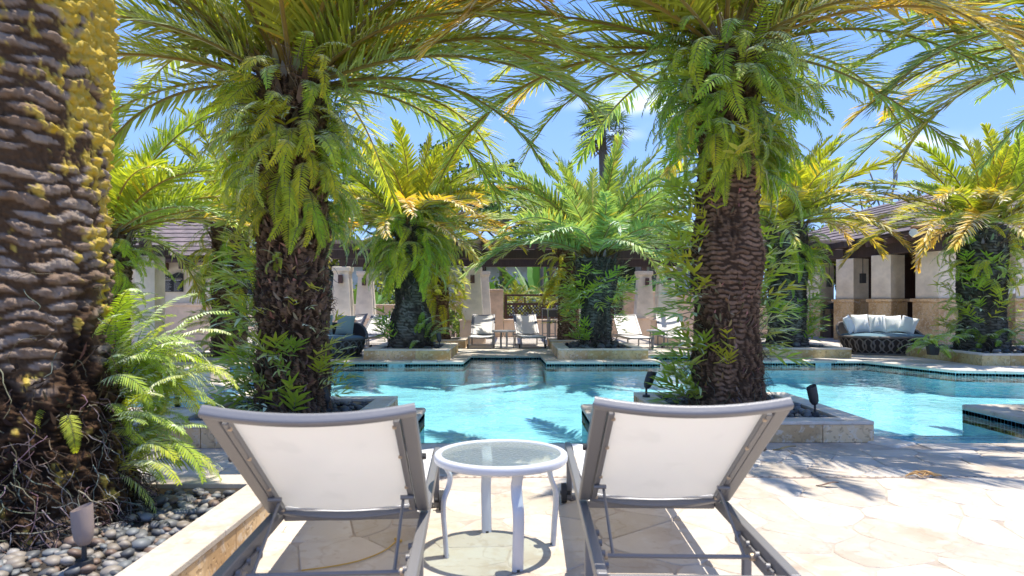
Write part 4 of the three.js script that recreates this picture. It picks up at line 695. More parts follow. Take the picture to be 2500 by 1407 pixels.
// bar-height table and chairs before the lattice
{
  const X = gx(1362, 20.6), t = thing('bar_table', 'pale grey high square table before the lattice fence', 'table', X, 0, -20.9);
  mesh('top', G([rbox(0.8, 0.04, 0.8, 0.1, 0.96, 0, 0.008)]), M.greyTable, t);
  for (const [a, b] of [[-1, -1], [1, -1], [-1, 1], [1, 1]]) mesh('leg', G([rbox(0.06, 0.94, 0.06, 0.1 + a * 0.36, 0.47, b * 0.36, 0.006)]), M.greyTable, t);
  const chair = thing('bar_chair', 'slim metal chair with dark slatted back at the near side of the high table', 'chair', gx(1353, 20.2), 0, -20.2); chair.userData.base = 'bar_chair';
  for (const [a, b] of [[-1, -1], [1, -1], [-1, 1], [1, 1]]) mesh('leg', G([rbox(0.022, b > 0 ? 0.98 : 0.58, 0.022, a * 0.2, b > 0 ? 0.49 : 0.29, b * 0.19, 0.004)]), M.greyTable, chair);
  mesh('seat', G([rbox(0.43, 0.03, 0.42, 0, 0.6, 0, 0.006)]), M.frameDark, chair);
  mesh('backrest', G([rbox(0.37, 0.2, 0.014, 0, 0.86, 0.19, 0.004)]), M.frameDark, chair);
  mesh('top_rail', G([rbox(0.42, 0.025, 0.024, 0, 0.985, 0.19, 0.004)]), M.greyTable, chair);
  mesh('foot_rail', G([rbox(0.38, 0.02, 0.02, 0, 0.2, 0.19, 0.004)]), M.greyTable, chair);
  copyOf(chair, 'slim metal chair on the far side of the high table', gx(1340, 21.5), 0, -21.5, Math.PI);
}

// ---------------------------------------------------------------- round daybeds
function pillowGeo(w, h, th) {
  const make = (side) => { const g = new THREE.PlaneGeometry(w, h, 12, 12), p = g.attributes.position; for (let i = 0; i < p.count; i++) { const u = p.getX(i) / w * 2, v = p.getY(i) / h * 2, k = (1 - Math.pow(Math.abs(u), 2.4)) * (1 - Math.pow(Math.abs(v), 2.4)); p.setXYZ(i, p.getX(i) * (1 - 0.07 * (1 - v * v)), p.getY(i) * (1 - 0.07 * (1 - u * u)), side * (th / 2 * Math.pow(Math.max(0, k), 0.55) * (1 + 0.06 * noise3(u * 2, v * 2, w * 40)))); } g.computeVertexNormals(); return g; };
  return G([make(1), make(-1)]);
}
function daybed(label, X, d, rx, rz, strapMat, mats, turn, pillowSpots, pillowNames) {
  const t = thing('round_daybed', label, 'daybed', X, 0, -d, turn);
  const S = (u, a) => { const k = lerp(0.86, 1.0, Math.sin(u * 1.5)); return [Math.sin(a) * rx * k, Math.cos(a) * rz * k]; };
  const rimY = (a) => 0.40 + 0.30 * smooth(0.1, -0.75, Math.cos(a));      // low in front (+z), high behind
  const shell = new THREE.BufferGeometry(), pos = [], idx = [], A = 72, K = 6;
  for (let k = 0; k <= K; k++) for (let a = 0; a <= A; a++) { const th = a / A * 2 * Math.PI, [x, z] = S(k / K, th); pos.push(x * 0.97, 0.03 + (rimY(th) - 0.03) * k / K, z * 0.97); }
  for (let k = 0; k < K; k++) for (let a = 0; a < A; a++) { const i = k * (A + 1) + a; idx.push(i, i + 1, i + A + 1, i + 1, i + A + 2, i + A + 1); }
  shell.setAttribute('position', new THREE.Float32BufferAttribute(pos, 3)); shell.setIndex(idx); shell.computeVertexNormals();
  const sh = shell.toNonIndexed(); sh.setAttribute('uv', new THREE.Float32BufferAttribute(new Float32Array(sh.attributes.position.count * 2), 2));
  mesh('shell', G([sh]), M.dark, t);
  const rim = []; for (let a = 0; a < 40; a++) { const th = a / 40 * 2 * Math.PI, [x, z] = S(1, th); rim.push(V(x, rimY(th), z)); }
  mesh('rim', G([tube(rim, 0.026, 120, 8, true)]), strapMat, t);
  const foot = []; for (let a = 0; a < 30; a++) { const th = a / 30 * 2 * Math.PI, [x, z] = S(0, th); foot.push(V(x, 0.02, z)); }
  mesh('foot_ring', G([tube(foot, 0.02, 90, 6, true)]), strapMat, t);
  const n = 64;
  for (let k = 0; k < n; k++) {                    // crossed straps, weaving over and under
    const b = [], w = 0.042, lean = k % 2 ? 1 : -1, a0 = k / n * 2 * Math.PI, p = [], ix = [];
    for (let i = 0; i <= 8; i++) { const u = i / 8, a = a0 + lean * (u - 0.5) * 0.22 * Math.cos(u * 9.4) * 0.9, off = 1.012 + 0.02 * Math.sin(u * 14 + (k % 2) * Math.PI), [x0, z0] = S(u, a - w / rx / 2), [x1, z1] = S(u, a + w / rx / 2), y = 0.025 + (rimY(a) - 0.02) * u; p.push(x0 * off, y, z0 * off, x1 * off, y, z1 * off); if (i) { const q = i * 2; ix.push(q - 2, q - 1, q, q - 1, q + 1, q); } }
    const g = new THREE.BufferGeometry(); g.setAttribute('position', new THREE.Float32BufferAttribute(p, 3)); g.setIndex(ix); g.computeVertexNormals(); void b;
    const q = g.toNonIndexed(); q.setAttribute('uv', new THREE.Float32BufferAttribute(new Float32Array(q.attributes.position.count * 2), 2));
    mesh('strap', G([q]), strapMat, t);
  }
  const m = at(new THREE.SphereGeometry(1, 40, 14), 0, 0, 0); m.applyMatrix4(new THREE.Matrix4().makeScale(rx * 0.93, 0.11, rz * 0.93)); { const p = m.attributes.position; for (let i = 0; i < p.count; i++) p.setY(i, Math.sign(p.getY(i)) * 0.1 * Math.pow(Math.abs(p.getY(i)) / 0.11, 0.4)); m.computeVertexNormals(); }
  mesh('mattress', G([at(m, 0, 0.37, 0)]), M.mattress, t);
  const cs = Math.cos(turn), sn = Math.sin(turn);
  pillowSpots.forEach(([x, y, z, ry, tilt, s, roll], k) => {
    const p = mesh('pillow', pillowGeo(0.43 * s, 0.45 * s, 0.17), mats[k % mats.length]);
    p.rotation.order = 'YXZ'; p.position.set(X + x * cs + z * sn, y, -d - x * sn + z * cs); p.rotation.set(tilt, ry + turn, roll ?? 0);
    tag(p, pillowNames[k], 'pillow', 'daybed pillows');
  });
  return t;
}
daybed('brown woven daybed heaped with pale pillows before the pavilion', 8.62, 15.9, 0.97, 0.85, M.strapBrown, [M.cushionPale], 0,
  [[-0.66, 0.66, -0.22, 0.75, -0.32, 0.95, 0.2], [-0.27, 0.68, -0.44, 0.1, -0.3, 1, 0.02], [0.14, 0.68, -0.46, -0.05, -0.3, 0.96, -0.02], [0.48, 0.67, -0.40, -0.25, -0.3, 0.92, 0.05], [0.7, 0.65, -0.16, -0.9, -0.25, 0.9, -0.25]],
  ['pale pillow slumped at the end of the brown daybed toward the long planter', 'pale square pillow on the brown daybed beside the slumped one', 'pale square pillow in the middle of the brown daybed', 'creased pale pillow on the brown daybed, partly behind the last one', 'pale pillow leaning at the leafy palm end of the brown daybed']);
daybed('teal woven daybed half hidden by the shaggy fern palm', -4.1, 14.9, 0.92, 0.78, M.strap, [M.cushionTeal], 0.12,
  [[0.42, 0.68, -0.26, -0.3, -0.25, 1.0, -0.06], [-0.08, 0.68, -0.38, -0.05, -0.25, 1.0, 0.03], [-0.5, 0.68, -0.26, 0.4, -0.25, 1, 0.1]],
  ['teal grey pillow at the open end of the teal daybed', 'teal grey pillow in the middle of the teal daybed', 'teal grey pillow on the teal daybed, behind the shaggy trunk']);

// ---------------------------------------------------------------- spotlights
function spotlight(label, x, y, d, s, mat, tilt, turn) {
  const t = thing('garden_spotlight', label, 'spotlight', x, y, -d, turn), z = 0;
  mesh('base', G([cyl(0.034 * s, 0.038 * s, 0.07 * s, 0, 0.035 * s, z)]), M.lampBlack, t);
  mesh('stem', G([cyl(0.01 * s, 0.01 * s, 0.07 * s, 0, 0.1 * s, z)]), M.lampBlack, t);
  const prof = [[0.0, 0], [0.022, 0.004], [0.036, 0.03], [0.041, 0.075], [0.042, 0.16], [0.036, 0.16], [0.034, 0.1], [0, 0.09]].map(([a, b]) => new THREE.Vector2(a * s, b * s));
  const g = new THREE.LatheGeometry(prof, 28), p = g.attributes.position; for (let i = 0; i < p.count; i++) if (p.getY(i) > 0.15 * s) p.setY(i, p.getY(i) + p.getX(i) * 0.3);
  g.computeVertexNormals();
  mesh('head', G([at(g, 0, 0.13 * s, 0, 0, 0, tilt)]), mat, t);
}
spotlight('tan garden spotlight among the river pebbles', gx(205, 2.62), bed0.y + 0.0, 2.62, 0.92, M.lampTan, 0.06, 0.4);
spotlight('black spotlight at the corner of the golden planter, aimed at the brown palm', gx(1990, 6.12), bed2.y, 6.12, 1.05, M.lampBlack, 0.22, 0.2);
spotlight('black spotlight behind the fern side of the brown palm', gx(1578, 7.2), bed2.y, 7.2, 1.15, M.lampBlack, -0.35, 0);
spotlight('dark spotlight close to the shaggy fern palm trunk', gx(800, 6.3), bed1.y, 6.3, 0.9, M.lampBlack, 0.3, 0);
spotlight('small black spotlight in the mossy planter', gx(1073, 14.6), bed3.y, 14.6, 1.3, M.lampBlack, 0.1, 0);

// ---------------------------------------------------------------- pergola on tapered columns
function taper(w0, w1, h, y) { const g = new THREE.BoxGeometry(1, h, 1), p = g.attributes.position; for (let i = 0; i < p.count; i++) { const w = p.getY(i) > 0 ? w1 : w0; p.setX(i, p.getX(i) * w); p.setZ(i, p.getZ(i) * w); } g.computeVertexNormals(); return at(g, 0, y + h / 2, 0); }
const colGroup = 'tapered columns of the pergola';
function taperedColumn(label, X, d) {
  const t = thing('tapered_column', label, 'column', X, 0, -d, 0, colGroup); t.userData.base = 'tapered_column';
  mesh('pedestal', G([rbox(0.72, 0.64, 0.72, 0, 0.32, 0, 0.012)]), M.stuccoWarm, t);
  mesh('pedestal_cap', G([rbox(0.78, 0.05, 0.78, 0, 0.666, 0, 0.015)]), M.stuccoWarm, t);
  mesh('shaft', G([taper(0.60, 0.42, 1.34, 0.692)]), M.stucco, t);
  mesh('capital', G([rbox(0.46, 0.05, 0.46, 0, 2.058, 0, 0.01), rbox(0.52, 0.13, 0.52, 0, 2.15, 0, 0.015)]), M.stucco, t);
  mesh('post', G([box(0.17, 0.24, 0.17, 0, 2.336, 0)]), M.wood, t);
  return t;
}
const FD = 19.9, BD = 22.5;
const cols = [[837, FD, 'tapered cream column in the front row beside the teal daybed'], [1155, FD, 'tapered cream column in the front row behind the shadowed lounger'], [1392, FD, 'tapered cream column hidden behind the olive fern palm'], [1625, FD, 'tapered cream column in the front row by the thick brown palm'], [893, BD, 'tapered cream column in the back row next to the teal daybed column'], [1177, BD, 'tapered cream column directly behind the shadowed-lounger column'], [1572, BD, 'tapered cream column in the back row by the turned lounger']];
for (const [px, d, label] of cols) taperedColumn(label, gx(px, d), d);
function wallLamp(label, x, y, z, mat = M.lampBrown) { const t = thing('wall_lamp', label, 'wall lamp', x, y, z, 0, 'box lamps on the tapered columns'); mesh('housing', G([rbox(0.12, 0.24, 0.09, 0, 0, 0.045, 0.006)]), mat, t); mesh('back_plate', G([rbox(0.09, 0.2, 0.02, 0, 0, -0.008, 0.003)]), M.lampBlack, t); }
for (const [px, d, who] of [[837, FD, 'the column beside the teal daybed'], [1155, FD, 'the column behind the shadowed lounger'], [1628, FD, 'the front column by the brown palm'], [893, BD, 'the back column next to the teal daybed'], [1576, BD, 'the back column by the turned lounger']]) wallLamp('brown box lamp on ' + who, gx(px, d), 1.86, -d + 0.245);
{
  const t = thing('pergola', 'dark brown timber pergola spanning the tapered columns', 'pergola');
  const x0 = -5.6, x1 = 9.6;
  mesh('front_beam', G([rbox(x1 - x0, 0.26, 0.14, (x0 + x1) / 2, 2.59, -FD + 0.05, 0.01)]), M.wood, t);
  mesh('front_beam', G([rbox(x1 - x0, 0.2, 0.1, (x0 + x1) / 2, 2.55, -FD - 0.1, 0.01)]), M.wood, t);
  mesh('back_beam', G([rbox(x1 - x0, 0.28, 0.16, (x0 + x1) / 2, 2.5, -BD, 0.01)]), M.wood, t);
  const rg = G([rbox(0.11, 0.17, 4.3, 0, 0, 0, 0.01)]);
  for (let x = x0 + 0.1; x < x1; x += 0.78) { const m = mesh('rafter', rg, M.wood, t); m.position.set(x, 2.81, -(FD + BD) / 2 + 0.0); }
  const sg = G([rbox(x1 - x0, 0.04, 0.09, 0, 0, 0, 0.006)]);
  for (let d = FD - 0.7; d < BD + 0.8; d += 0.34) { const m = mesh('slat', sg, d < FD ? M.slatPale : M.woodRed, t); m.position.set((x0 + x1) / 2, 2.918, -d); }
}
// garden walls behind the columns
function gardenWall(label, x0, x1, d, h, mat) {
  const t = thing('garden_wall', label, 'wall', 0, 0, 0);
  mesh('face', G([box(x1 - x0, h, 0.2, (x0 + x1) / 2, h / 2 - 0.01, -d)]), mat, t);
  mesh('coping', G([rbox(x1 - x0 + 0.02, 0.07, 0.28, (x0 + x1) / 2, h + 0.026, -d, 0.012)]), M.stuccoWarm, t);
}
gardenWall('low cream garden wall behind the pair of columns at the teal daybed', -9.2, gx(1112, 23.6), 23.6, 1.06, M.stuccoWarm);
gardenWall('taller cream garden wall beside the lattice fence', gx(1112, 23.4) + 0.02, gx(1229, 23.4), 23.4, 1.58, M.stuccoWarm);
gardenWall('low cream wall beneath the lattice fence', gx(1229, 23.4) + 0.015, gx(1520, 23.4), 23.42, 0.55, M.stuccoWarm);
gardenWall('cream garden wall behind the columns at the thick brown palm', gx(1520, 23.4) + 0.02, gx(1700, 23.4), 23.4, 1.5, M.stuccoWarm);
gardenWall('cream garden wall reaching to the pavilion', gx(1700, 23.4) + 0.04, 9.2, 23.6, 1.0, M.stuccoWarm);
{ // lattice fence
  const x0 = gx(1229, 23.4) + 0.03, x1 = gx(1520, 23.4) - 0.01, d = 23.42, n = 3, pw = (x1 - x0) / n, t = thing('lattice_fence', 'reddish brown timber fence with diagonal lattice panels on a low wall', 'fence', 0, 0, 0);
  const yb = 0.63, yt = 1.47;
  for (let k = 0; k <= n; k++) mesh('post', G([rbox(0.1, yt - yb, 0.1, x0 + 0.05 + (x1 - x0 - 0.1) * k / n, (yt + yb) / 2, -d, 0.006)]), M.woodRed, t);
  for (let k = 0; k < n; k++) {
    const a = x0 + 0.05 + (x1 - x0 - 0.1) * k / n + 0.052, b = x0 + 0.05 + (x1 - x0 - 0.1) * (k + 1) / n - 0.052, w = b - a, m = (a + b) / 2;
    for (const [y, h] of [[yb + 0.05, 0.09], [1.13, 0.08], [yt - 0.035, 0.07]]) mesh('rail', G([rbox(w, h, 0.07, m, y, -d, 0.005)]), M.woodRed, t);
    mesh('mullion', G([rbox(0.05, 0.2, 0.05, m, 1.27, -d, 0.004)]), M.woodRed, t);
    const list = [], lo = yb + 0.1, hi = 1.085, H = hi - lo;
    for (let s = -H; s < w; s += 0.115) for (const dir of [1, -1]) { let u0 = Math.max(0, s), u1 = Math.min(w, s + H); if (u1 - u0 < 0.02) continue; let v0 = u0 - s, v1 = u1 - s; const L = Math.hypot(u1 - u0, v1 - v0), cx = (u0 + u1) / 2, cy = (v0 + v1) / 2; list.push(box(L, 0.03, 0.012, dir > 0 ? a + cx : b - cx, lo + cy, -d + 0.007 * dir, 0, 0, dir * Math.PI / 4)); }
    stuffPart('lattice', list, M.woodRed, t);
  }
}

// ---------------------------------------------------------------- tiled roofs
const tileGeo = new Map();
function roofPlane(parent, O, U, Vv, courses, n, tw, th, cutL, cutR) {
  const N = V().crossVectors(U, Vv).normalize(); if (N.y < 0) N.negate();
  const key = tw + ',' + th; if (!tileGeo.has(key)) tileGeo.set(key, G([rbox(tw * 0.985, 0.03, th * 1.12, 0, 0, 0, 0.008)]));
  const basis = new THREE.Matrix4().makeBasis(U, N, V().crossVectors(U, N)), q = new THREE.Quaternion().setFromRotationMatrix(basis), tilt = new THREE.Quaternion().setFromAxisAngle(U, (V().crossVectors(U, N).dot(Vv) > 0 ? 1 : -1) * 0.07);
  for (let c = 0; c < courses; c++) for (let k = 0; k < n; k++) {
    const s = (k + 0.5 + (c % 2) * 0.5) * tw, v = (c + 0.5) * th;
    if (s < cutL(v) || s > cutR(v)) continue;
    const m = mesh('roof_tile', tileGeo.get(key), pick(M.roof), parent);
    m.position.copy(O).addScaledVector(U, s).addScaledVector(Vv, v).addScaledVector(N, 0.03 + rand(0, 0.004)); m.quaternion.copy(tilt).multiply(q);
  }
}
function slab(parent, name, pts, thick, mat) {   // a sheet of given corners with thickness downward
  const n = V().subVectors(pts[1], pts[0]).cross(V().subVectors(pts[2], pts[0])).normalize(); if (n.y < 0) n.negate();
  const lo = pts.map((p) => p.clone().addScaledVector(n, -thick)), pos = [], T = (a, b, c) => pos.push(...a.toArray(), ...b.toArray(), ...c.toArray());
  for (let k = 1; k < pts.length - 1; k++) { T(pts[0], pts[k], pts[k + 1]); T(lo[0], lo[k + 1], lo[k]); }
  for (let k = 0; k < pts.length; k++) { const j = (k + 1) % pts.length; T(pts[k], lo[k], pts[j]); T(pts[j], lo[k], lo[j]); }
  const g = new THREE.BufferGeometry(); g.setAttribute('position', new THREE.Float32BufferAttribute(pos, 3)); g.computeVertexNormals();
  g.setAttribute('uv', new THREE.Float32BufferAttribute(new Float32Array(pos.length / 3 * 2), 2));
  return mesh(name, G([g]), mat, parent);
}
{ // the pavilion
  const t = thing('pavilion', 'open pavilion with brown shingle roof and dark timber beams', 'pavilion');
  const E = 3.02, c0 = V(10.35, E, -17.45), A = V(9.75, E, -27), Bp = V(17.5, E, -17.1), sl = Math.tan(25 * D2R);
  const apexA = V(14.6, E + 4.2 * sl, -21.6), apexB = V(14.6, E + 4.2 * sl, -27);
  slab(t, 'roof_deck', [c0, A, apexB, apexA], 0.06, M.wood);
  slab(t, 'roof_deck', [c0, apexA, V(17.5, E + 4.2 * sl, -21.6), Bp], 0.06, M.wood);
  { const U = A.clone().sub(c0).normalize(), up = apexA.clone().sub(c0), Vv = up.clone().addScaledVector(U, -up.dot(U)).normalize(), Lv = up.dot(Vv); roofPlane(t, c0, U, Vv, Math.floor(Lv / 0.42), 16, 0.62, 0.42, (v) => v / Lv * up.dot(U), () => 9.4); }
  { const U = Bp.clone().sub(c0).normalize(), up = apexA.clone().sub(c0), Vv = up.clone().addScaledVector(U, -up.dot(U)).normalize(), Lv = up.dot(Vv); roofPlane(t, c0, U, Vv, Math.floor(Lv / 0.42), 11, 0.62, 0.42, (v) => v / Lv * up.dot(U), () => 6.8); }
  for (let k = 0; k < 13; k++) { const f = (k + 0.3) / 13, p = c0.clone().lerp(apexA, f), m = mesh('ridge_tile', G([rbox(0.26, 0.07, 0.44, 0, 0, 0, 0.02)]), k % 2 ? M.roof[0] : M.ridge, t); m.position.copy(p).add(V(0, 0.1, 0)); m.lookAt(apexA.clone().add(V(0, 0.1, 0))); }
  // fascia, beams and rafter tails
  const beamAt = (name, a, b, w, h, y, mat) => { const m = mesh(name, G([rbox(a.distanceTo(b), h, w, 0, 0, 0, 0.01)]), mat, t); m.position.set((a.x + b.x) / 2, y, (a.z + b.z) / 2); m.rotation.y = Math.atan2(-(b.z - a.z), b.x - a.x); };
  beamAt('beam', V(10.95, 0, -17.9), V(10.5, 0, -27), 0.3, 0.42, 2.77, M.wood); beamAt('beam', V(11.12, 0, -18.1), V(17.5, 0, -17.9), 0.3, 0.42, 2.772, M.wood);
  beamAt('beam', V(13.6, 0, -20.5), V(13.4, 0, -27), 0.26, 0.36, 2.74, M.wood);
  for (let k = 0; k < 11; k++) { const f = (k + 0.35) / 11, p = c0.clone().lerp(A, f); const m = mesh('rafter_tail', G([rbox(0.85, 0.16, 0.12, 0.34, 0, 0, 0.01)]), M.woodRed, t); m.position.set(p.x - 0.02, E - 0.16, p.z); m.rotation.z = 0.2; }
  for (let k = 0; k < 7; k++) { const f = (k + 0.2) / 7, p = c0.clone().lerp(Bp, f); const m = mesh('rafter_tail', G([rbox(0.12, 0.16, 0.85, 0, 0, -0.34, 0.01)]), M.woodRed, t); m.position.set(p.x, E - 0.16, p.z + 0.02); m.rotation.x = 0.2; }
  mesh('ceiling', G([box(6.8, 0.04, 9, 14.3, 3.02, -22.6)]), M.wood, t);
  // back wall with dark openings and lattice
  mesh('back_wall', G([box(0.2, 2.9, 5.5, 15.6, 1.45, -20.6)]), M.stucco, t);
  mesh('dark_screen', G([box(2.2, 2.7, 0.08, 12.9, 1.35, -22.9)]), M.woodRed, t);
  mesh('dark_screen', G([box(2.6, 2.7, 0.08, 14.3, 1.35, -20.7)]), M.woodRed, t);
  const kg = 'square pavilion columns';
  const column = (label, X, d, w, turn, h = 2.56) => { const c = thing('pavilion_column', label, 'column', X, 0, -d, turn, kg); mesh('plinth', G([rbox(w + 0.1, 1.2, w + 0.1, 0, 0.6, 0, 0.012)]), M.stone[0], c); mesh('plinth_cap', G([rbox(w + 0.2, 0.09, w + 0.2, 0, 1.248, 0, 0.02)]), M.stone[2], c); mesh('shaft', G([rbox(w, h - 1.296, w, 0, 1.295 + (h - 1.296) / 2, 0, 0.012)]), M.stucco, c); };
  column('square pavilion column farthest along, nearest the litter bin', gx(2003, 24), 24, 0.62, 0.35); column('square pavilion column between the litter bin and the red-leaved plant', gx(2081, 21.6), 21.6, 0.66, 0.4); column('square pavilion column rising behind the pillowed daybed', gx(2168, 19.9), 19.9, 0.62, 0.45); column('broad square pavilion column at the roof corner under the floodlight', gx(2288, 18.6), 18.6, 0.72, 0.3); column('square pavilion column beyond the leafy palm, with a notice', gx(2490, 18.4), 18.4, 0.74, 0);
  column('inner pavilion column seen past the red-leaved plant', gx(2138, 25.0), 25, 0.55, 0.35); column('inner pavilion column before the dark screen', gx(2216, 23.6), 23.6, 0.62, 0.4);
  const n = thing('notice', 'small white notice on the pavilion column beyond the leafy palm', 'notice', gx(2470, 18), 1.52, -18.4 + 0.373); mesh('sheet', G([rbox(0.24, 0.2, 0.006, 0, 0, 0, 0.002)]), M.whiteWall, n); { const l = []; for (let k = 0; k < 5; k++) l.push(box(0.17 - 0.02 * (k % 2), 0.008, 0.002, 0, 0.06 - 0.03 * k, 0.0035)); mesh('print', l, M.greyTable, n); }
  const f = thing('floodlight', 'round pale floodlight on the pavilion roof corner', 'floodlight', gx(2232, 17.3), hy(570, 17.3), -17.3); mesh('lamp_head', G([cyl(0.11, 0.07, 0.1, -0.08, 0, 0.08, Math.PI / 2, -0.4, 0, 24)]), M.lens, f); mesh('bracket', G([rbox(0.26, 0.04, 0.04, 0.08, 0, 0, 0.006)]), M.whiteWall, f); mesh('junction_box', G([rbox(0.2, 0.22, 0.2, 0.28, 0, 0, 0.01)]), M.woodRed, f);
  for (const [px, py, d, s] of [[2013, 690, 23.2, 'hanging at the far pavilion column'], [2095, 680, 21.0, 'hanging beside the red-leaved plant']]) { const k = thing('loudspeaker', 'small black loudspeaker ' + s, 'loudspeaker', gx(px + 12, d), hy(py, d), -d); mesh('case', G([rbox(0.13, 0.3, 0.16, 0, 0, 0, 0.01)]), M.black, k); mesh('grille', G([rbox(0.11, 0.26, 0.01, 0, 0, 0.084, 0.004)]), M.lampBlack, k); mesh('hanger', G([cyl(0.01, 0.01, 1.1, 0, 0.68, 0, 0, 0, 0, 8)]), M.black, k); }
  const b = thing('litter_bin', 'dark brown timber litter bin with a small pitched cover', 'bin', gx(2032, 23.0), 0, -23.0, 0.2); mesh('cabinet', G([rbox(0.42, 0.78, 0.42, 0, 0.39, 0, 0.01)]), M.wood, b); for (const s of [-1, 1]) for (const u of [-1, 1]) mesh('post', G([rbox(0.05, 0.2, 0.05, s * 0.185, 0.88, u * 0.185, 0.005)]), M.wood, b); mesh('cover', G([at(new THREE.ConeGeometry(0.42, 0.2, 4), 0, 1.07, 0, 0, Math.PI / 4)]), M.dark, b);
}
{ // the spa house with the notice board
  const t = thing('spa_house', 'cream house wall with stone base, brown tiled eave and timber brackets', 'house'), d = 17.0;
  const x0 = gx(250, d), x1 = gx(528, d);
  mesh('wall', G([box(x1 - x0, 1.25, 0.25, (x0 + x1) / 2, 1.16 + 0.625, -d)]), M.stucco, t);
  mesh('stone_base', G([box(x1 - x0 + 0.06, 1.1, 0.33, (x0 + x1) / 2, 0.55, -d)]), M.stuccoWarm, t);
  mesh('base_cap', G([rbox(x1 - x0 + 0.12, 0.07, 0.4, (x0 + x1) / 2, 1.135, -d, 0.012)]), M.stuccoWarm, t);
  mesh('pilaster', G([box(0.45, 1.25, 0.34, x1 - 0.2, 1.172 + 0.625, -d + 0.0)]), M.stucco, t);
  const door = mesh('door', G([box(0.16, 1.9, 0.03, gx(394, d), 0.95 + 0.0, -d + 0.185)]), M.dark, t); mesh('handle', G([box(0.03, 0.1, 0.02, gx(397, d), 1.0, -d + 0.21)]), M.lens, door);
  const E = hy(628, 16.4), O = V(gx(240, 16.4), E, -16.4), U = V(1, 0, 0), Vv = V(0, 0.46, -1).normalize(), Lx = gx(535, 16.4) - gx(240, 16.4);
  slab(t, 'roof_deck', [O, V(O.x + Lx, E, -16.4), V(O.x + Lx - 1.1, E + 1.38, -19.4), V(O.x, E + 1.38, -19.4)], 0.05, M.wood);
  roofPlane(t, O, U, Vv, 10, 10, 0.36, 0.33, () => 0, (v) => Lx - 0.1 - v / 3.3 * 1.1);
  for (let k = 0; k < 9; k++) { const f = (k + 0.4) / 9, m = mesh('hip_tile', G([rbox(0.2, 0.06, 0.34, 0, 0, 0, 0.02)]), k % 2 ? M.roof[2] : M.ridge, t); m.position.set(lerp(O.x + Lx, O.x + Lx - 1.1, f), lerp(E, E + 1.38, f) + 0.08, lerp(-16.4, -19.4, f)); m.lookAt(O.x + Lx - 1.1, E + 1.46, -19.4); }
  mesh('fascia', G([rbox(Lx, 0.09, 0.05, O.x + Lx / 2, E - 0.085, -16.41, 0.008)]), M.woodRed, t);
  for (const px of [330, 396, 460]) mesh('bracket', G([rbox(0.14, 0.17, 0.85, gx(px, 16.7), E - 0.2, -16.75, 0.012)]), M.woodRed, t);
  // the notice board
  const s = thing('notice_board', 'black wavy-topped notice board with white lettering on the cream wall', 'sign', gx(430, d), 0, -d + 0.15), w = 0.50, yb = hy(713, d), yt = hy(670, d), sh = new THREE.Shape();
  sh.moveTo(-w / 2, yb); sh.lineTo(w / 2, yb); sh.lineTo(w / 2, yt); sh.bezierCurveTo(w * 0.3, yt + 0.07, w * 0.12, yt + 0.03, 0, yt - 0.01); sh.bezierCurveTo(-w * 0.2, yt - 0.05, -w * 0.35, yt - 0.03, -w / 2, yt + 0.02); sh.lineTo(-w / 2, yb);
  mesh('board', G([new THREE.ExtrudeGeometry(sh, { depth: 0.02, bevelEnabled: false })]), M.black, s);
  const c = document.createElement('canvas'); c.width = 512; c.height = 440; const k = c.getContext('2d'); k.fillStyle = '#0b0a0b'; k.fillRect(0, 0, 512, 440);
  k.strokeStyle = '#d8d8d4'; k.lineWidth = 7; k.beginPath(); k.moveTo(36, 34); k.lineTo(58, 62); k.lineTo(84, 22); k.lineTo(108, 62); k.lineTo(134, 34); k.stroke();
  k.strokeStyle = '#8f8f8b'; k.lineWidth = 4; k.beginPath(); k.moveTo(320, 30); k.bezierCurveTo(360, 10, 380, 70, 420, 40); k.bezierCurveTo(440, 26, 450, 60, 474, 46); k.stroke();
  k.fillStyle = '#d8c8b4'; k.fillRect(0, 84, 512, 12); k.fillStyle = '#e6e6e2';
  const rr = rng(5); const word = (x, y, h, end) => { while (x < end) { const l = 8 + rr() * 26; k.fillRect(x, y, Math.min(l, end - x), h); x += l + 6; } };
  word(26, 116, 15, 200); word(286, 116, 15, 452); k.fillStyle = '#b5b5b2'; for (let y = 150; y < 425; y += 17) { if (rr() < 0.85) { word(26, y, 7, 150 + rr() * 80); word(286, y, 7, 400 + rr() * 80); } }
  const ct = new THREE.CanvasTexture(c); ct.colorSpace = THREE.SRGBColorSpace; const pg = new THREE.PlaneGeometry(w * 0.97, yt - yb - 0.05); pg.userData.uvDone = true;
  const face = mesh('lettering', pg, std({ map: ct, roughness: 0.5 }), s); face.position.set(0, (yt + yb) / 2 - 0.02, 0.0235);
}
